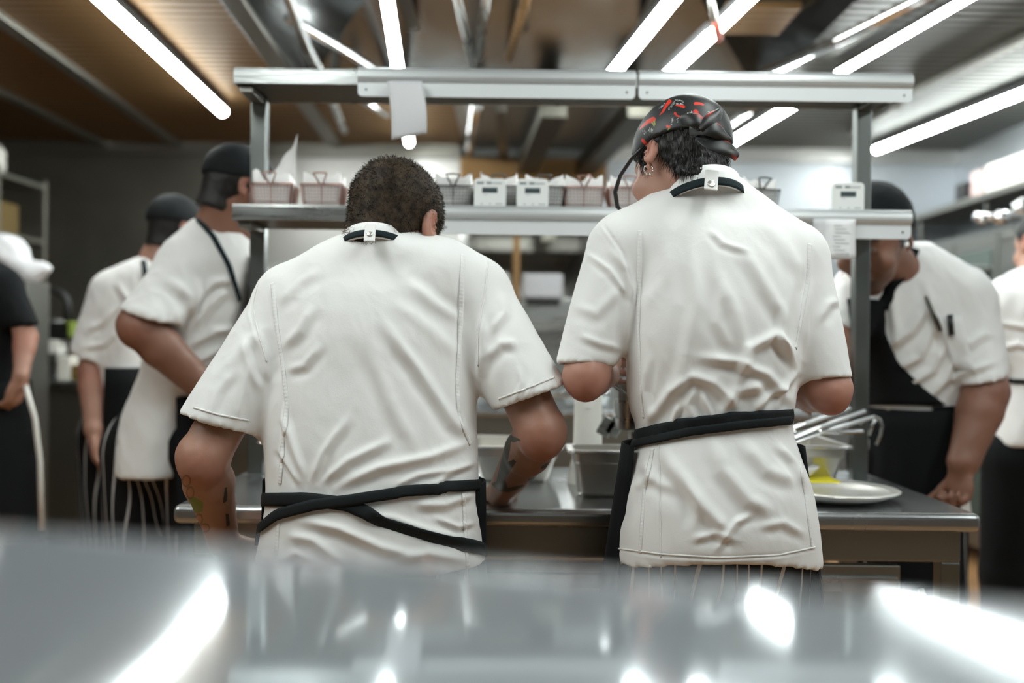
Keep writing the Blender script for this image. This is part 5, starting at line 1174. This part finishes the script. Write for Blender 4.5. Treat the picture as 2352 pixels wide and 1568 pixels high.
# ------------------------------------------------------------------ background line seen between the two cooks
bc = thing('cooking_range', 'grey stainless cooking range in the gap between the two cooks', 'range', (.2, 5.0, 0))
attach(bc, MB().box(-.9, 1.5, 4.7, 5.4, .0, .93).build('range_body', 'steel_dark', bevel=.006), MB().box(-.92, 1.52, 4.66, 5.42, .93, .96).build('worktop', 'steel_table', bevel=.006),
       MB().box(-.9, 1.5, 5.38, 5.42, .96, 1.35).build('splashback', 'steel', bevel=.004))
gp = thing('salamander_grill', 'stainless overhead grill with white front panel in the middle distance', 'grill', (.2, 5.2, 1.3))
attach(gp, MB().box(.02, .55, 5.0, 5.38, 1.36, 1.50).build('grill_body', 'steel', bevel=.006), MB().box(.05, .25, 4.98, 5.10, 1.50, 1.62).build('white_panel', 'paper_dim', bevel=.008), MB().box(.07, .235, 4.985, 5.0, 1.462, 1.492).build('slot', 'black_plastic'))
for x in (.04, .51): attach(gp, MB().box(x, x + .03, 5.2, 5.23, .96, 1.36).build('leg', 'steel_post', bevel=.003))
tag(MB().box(.0, .035, 4.93, 4.965, .96, 1.80).build('hood_post', 'ceiling_brown', bevel=.004), 'thin brownish upright post beside the white grill panel', 'post')
mb_ = thing('wall_lamp', 'small glowing wall light left of the thin post', 'lamp', P(1152, 642, 6.0)); attach(mb_, MB().lathe(P(1152, 642, 6.0), [(.03, -.03), (.05, 0), (.03, .04)], 16).build('globe', 'cream_box', smooth=True))
for k, (px, wd_) in enumerate(((1120, .20), (1345, .24))):
    q_ = P(px, 900, 4.95); pan('food_pan', q_.x - wd_ / 2, q_.x + wd_ / 2, 4.8, 5.05, .96, .09, 'steel pan on the far range, %s' % ('left of the gap' if k == 0 else 'nearest the hatted cook\'s elbow'), 'steel_table')
tag(MB().box(-.3, .4, 4.70, 4.74, 1.02, 1.05).build('rail', 'chrome', bevel=.004), 'bright steel rail along the front of the far range', 'rail')
# shelf of pale goods seen between the left post and the bowed head
sh = thing('wall_cabinet', 'pale wall cabinet seen left of the bowed cook\'s head below the shelf', 'cabinet', (-1.4, 6.4, 1.2))
attach(sh, MB().box(-1.72, -.75, 6.3, 6.7, .9, 1.75).build('cabinet_body', 'steel_wall', bevel=.006)); 
for x in (-1.70, -1.38, -1.06): attach(sh, MB().box(x, x + .30, 6.28, 6.30, .94, 1.70).build('door', 'steel', bevel=.004))
# ------------------------------------------------------------------ left side: rack, bag, sink
rk = thing('storage_rack', 'dark steel storage rack with jars at the far left', 'rack', (-3.0, 5.6, 0)); x1 = P(100, 600, 6.0).x
for x in (x1 - .03, x1 - 1.2):
    for y in (5.45, 6.0): attach(rk, MB().box(x, x + .035, y, y + .035, 0, 2.22 if x > -3.2 else 2.4).build('post', 'steel_trim', bevel=.004))
for z in (1.05, 1.42, 1.86, 2.19): attach(rk, MB().box(x1 - 1.2, x1, 5.44, 6.04, z - .03, z).build('shelf', 'steel_dark', bevel=.004))
rn = random.Random(3)
def jar(x, y, z, r, hh, m, lb, grp):
    t = thing('jar', lb, 'jar', (x, y, z), grp); attach(t, MB().lathe((x, y, z), [(r * .9, 0), (r, .006), (r, hh * .78), (r * .7, hh * .86)], 16).build('jar_body', m, smooth=True), MB().lathe((x, y, z + hh * .86), [(r * .72, 0), (r * .72, hh * .14)], 16).build('lid', 'steel_trim', smooth=True))
xj = [x1 - .09 - .17 * k for k in range(4)]
for k, x in enumerate(xj): jar(x, 5.6, 2.19, .055, .17, ('off_white_plastic', 'cream_box', 'off_white_plastic', 'amber')[k], 'pale jar on top of the left rack, %s from its post' % ('first', 'second', 'third', 'fourth')[k], 'jars on top of the left rack')
for k, x in enumerate((x1 - .34, x1 - .50)): jar(x, 5.6, 1.86, .06, .2, 'off_white_plastic', 'pale jar on the rack\'s second shelf, %s the brown box' % ('next to' if k == 0 else 'two places left of'), 'jars on the second rack shelf')
tag(MB().box(x1 - .26, x1 - .05, 5.5, 5.8, 1.86, 2.04).build('storage_box', 'amber', bevel=.01), 'brown-yellow box on the second shelf of the left rack', 'box')
tag(MB().box(x1 - .28, x1 - .02, 5.5, 5.85, 1.42, 1.47).build('tray', 'steel_trim', bevel=.006), 'flat metal tray on the third shelf of the left rack', 'tray')
def lump(name, m, cells, label, cat, h=.012, amp=.012, k=.04):
    a = np.array([list(c[:3]) for c in cells]); r = max(max(c[3:6]) for c in cells) + .05; F = Field(a.min(0) - r, a.max(0) + r, h)
    for c in cells: F.ell(c[:3], c[3:6], None, k)
    V, Q = F.mesh(2); N = normals(V, Q); V = V + N * folds_noise(V, amp, 9, (1, 1, 1), 2)[:, None]; return tag(to_obj(V, Q, name, m), label, cat)
q1 = P(10, 590, 4.5); q2 = P(60, 625, 4.5); q3 = P(98, 618, 4.5)
lump('plastic_bag', 'paper_grey', [(*q1, .10, .10, .10), (*q2, .08, .08, .05), (*q3, .04, .04, .025)], 'crumpled white plastic bag on the stand behind the black-clad person', 'bag')
tag(MB().box(q1.x - .25, q3.x - .02, 4.40, 4.62, .0, q1.z - .11).build('bag_stand', 'steel_dark', bevel=.006), 'narrow dark stand carrying the white plastic bag', 'stand')
snk = thing('sink_unit', 'grey steel sink cabinet with low backsplash behind the hanging arm', 'sink', (-2.2, 5.1, 0)); sx0, sx1 = P(20, 1000, 4.9).x, P(262, 1000, 4.9).x
attach(snk, MB().box(sx0, sx1, 4.9, 5.5, .08, 1.02).build('sink_cabinet', 'steel_trim', bevel=.006), MB().box(sx0 - .01, sx1 + .02, 4.87, 5.52, 1.02, 1.06).build('worktop', 'steel', bevel=.006))
attach(snk, MB().tube([P(84, 800, 5.2), P(84, 745, 5.2)], .02, 8).build('tap_base', 'steel_trim', smooth=True))
attach(snk, MB().tube([P(84, 745, 5.2)] + [P(118 - 38 * math.cos(a), 700 - 34 * math.sin(a), 5.2) for a in [math.pi * k / 8 for k in range(9)]] + [P(154, 745, 5.2)], .020, 8).build('spray_hose', 'black_rubber', smooth=True))
attach(snk, MB().tube([P(70, 735, 5.25), P(160, 742, 5.25)], .018, 8).build('cross_pipe', 'steel', smooth=True))
for nm, m, c, lb, cat in (('plastic_tub', 'off_white_plastic', (85, 135, 780, 812), 'white plastic tub by the sink behind the hose', 'tub'), ('dark_bin', 'black_plastic', (95, 160, 740, 780), 'dark bin behind the white tub at the sink', 'bin'), ('green_bunch', 'green_thing', (148, 166, 738, 775), 'bunch of green leaves beside the sink', 'greens'),
                          ('storage_box', 'steel', (78, 130, 812, 860), 'grey steel box in front of the white tub', 'box'), ('storage_box', 'cream_box', (130, 162, 818, 868), 'tan carton on the sink worktop', 'box'), ('sponge_block', 'amber', (162, 186, 838, 868), 'yellowish block at the end of the sink worktop', 'sponge')):
    Y = 5.1 if c[3] < 815 else 4.97; a, b = P(c[0], c[3], Y), P(c[1], c[2], Y); zb = 1.06
    tag(MB().box(a.x, b.x, Y, Y + .1, max(1.06, a.z) if c[3] < 815 else 1.06, b.z).build(nm, m, bevel=.008), lb, cat)
# ------------------------------------------------------------------ right side: shelf, box, glass cabinets, chrome fittings
rs = thing('wall_shelf', 'steel wall shelf running back along the right wall', 'shelf', (2.8, 5.5, 2.1))
attach(rs, MB().box(2.62, 2.995, 4.6, 6.7, 2.10, 2.14).build('shelf_board', 'steel_trim', bevel=.004))
for y in (4.7, 5.6, 6.5): attach(rs, MB().box(2.66, 2.69, y, y + .03, 1.98, 2.10).build('bracket', 'steel_dark', bevel=.003))
bx = thing('carton_box', 'long pale carton on the right wall shelf', 'box', (2.8, 5.3, 2.14)); attach(bx, MB().box(2.66, 2.95, 4.75, 5.62, 2.14, 2.30).build('carton', 'cream_box', bevel=.006), MB().box(2.655, 2.66, 4.75, 5.0, 2.15, 2.29).build('carton_label', 'paper'))
tag(MB().box(2.66, 2.80, 5.66, 5.80, 2.14, 2.29).build('small_carton', 'pink_box', bevel=.006), 'small pinkish carton beside the long pale one', 'box')
tag(MB().box(2.66, 2.76, 5.90, 6.02, 2.14, 2.26).build('dark_canister', 'black_plastic', bevel=.02), 'dark canister behind the pinkish carton', 'canister')
gc = thing('glass_cabinet', 'tall glass-fronted cabinet against the right wall', 'cabinet', (2.8, 5.7, 0)); 
attach(gc, MB().box(2.74, 2.99, 5.0, 6.7, .1, 1.96).build('cabinet_body', 'steel_dark', bevel=.005))
for k, y in enumerate((5.02, 5.58, 6.14)):
    d_ = MB().box(2.715, 2.738, y, y + .54, .15, 1.92).build('door', 'steel_trim', bevel=.004); g_ = MB().box(2.710, 2.716, y + .06, y + .48, .25, 1.84).build('glass_pane', 'glass_dark'); g_.parent = d_; attach(gc, d_)
    hh = MB().tube([(2.70, y + .04, 1.0), (2.68, y + .04, 1.02), (2.68, y + .04, 1.22), (2.70, y + .04, 1.24)], .008, 6).build('handle', 'chrome', smooth=True); hh.parent = d_
tt = thing('tap', 'chrome tap with round handles near the right edge', 'tap', P(2290, 500, 4.2)); Yt = 4.2
attach(tt, MB().tube([P(2238, 497, Yt), P(2360, 492, Yt)], .020, 10).build('tap_pipe', 'chrome', smooth=True), MB().lathe(P(2298, 500, Yt), [(.002, -.03), (.035, -.02), (.035, .02), (.002, .03)], 20).build('tap_handle', 'chrome', smooth=True),
       MB().lathe(P(2345, 480, Yt), [(.002, -.03), (.035, -.02), (.035, .03), (.002, .045)], 20).build('tap_handle', 'chrome', smooth=True), MB().tube([P(2256, 497, Yt), P(2256, 497, Yt) + Vector((0, .0, -.03))], .022, 10).build('tap_spout', 'chrome', smooth=True))
ov = thing('tall_oven', 'tall dark oven at the right edge behind the turned-away cook', 'oven', (2.45, 4.6, 0)); ox = 2.42
attach(ov, MB().box(ox, ox + .5, 4.32, 4.95, .1, 1.80).build('oven_body', 'steel_dark', bevel=.008), MB().box(ox + .04, ox + .46, 4.305, 4.32, 1.0, 1.5).build('oven_door', 'black_plastic', bevel=.004), MB().box(ox, ox + .5, 4.30, 4.95, 1.80, 1.84).build('oven_top', 'steel_trim', bevel=.004))
ob = MB().box(ox + .02, ox + .5, 4.34, 4.5, 1.98, 2.09).build('upper_module', 'black_plastic', bevel=.006); attach(ov, ob)
pr_ = thing('wall_box', 'small grey control box on the glass cabinet', 'control box', P(2240, 630, 4.9)); a, b = P(2212, 650, 4.95), P(2268, 612, 4.95); attach(pr_, MB().box(a.x, b.x, 4.9, 4.98, a.z, b.z).build('box_body', 'steel', bevel=.006), MB().box(b.x - .03, b.x - .01, 4.895, 4.90, a.z + .02, b.z - .02).build('dial', 'black_plastic'))
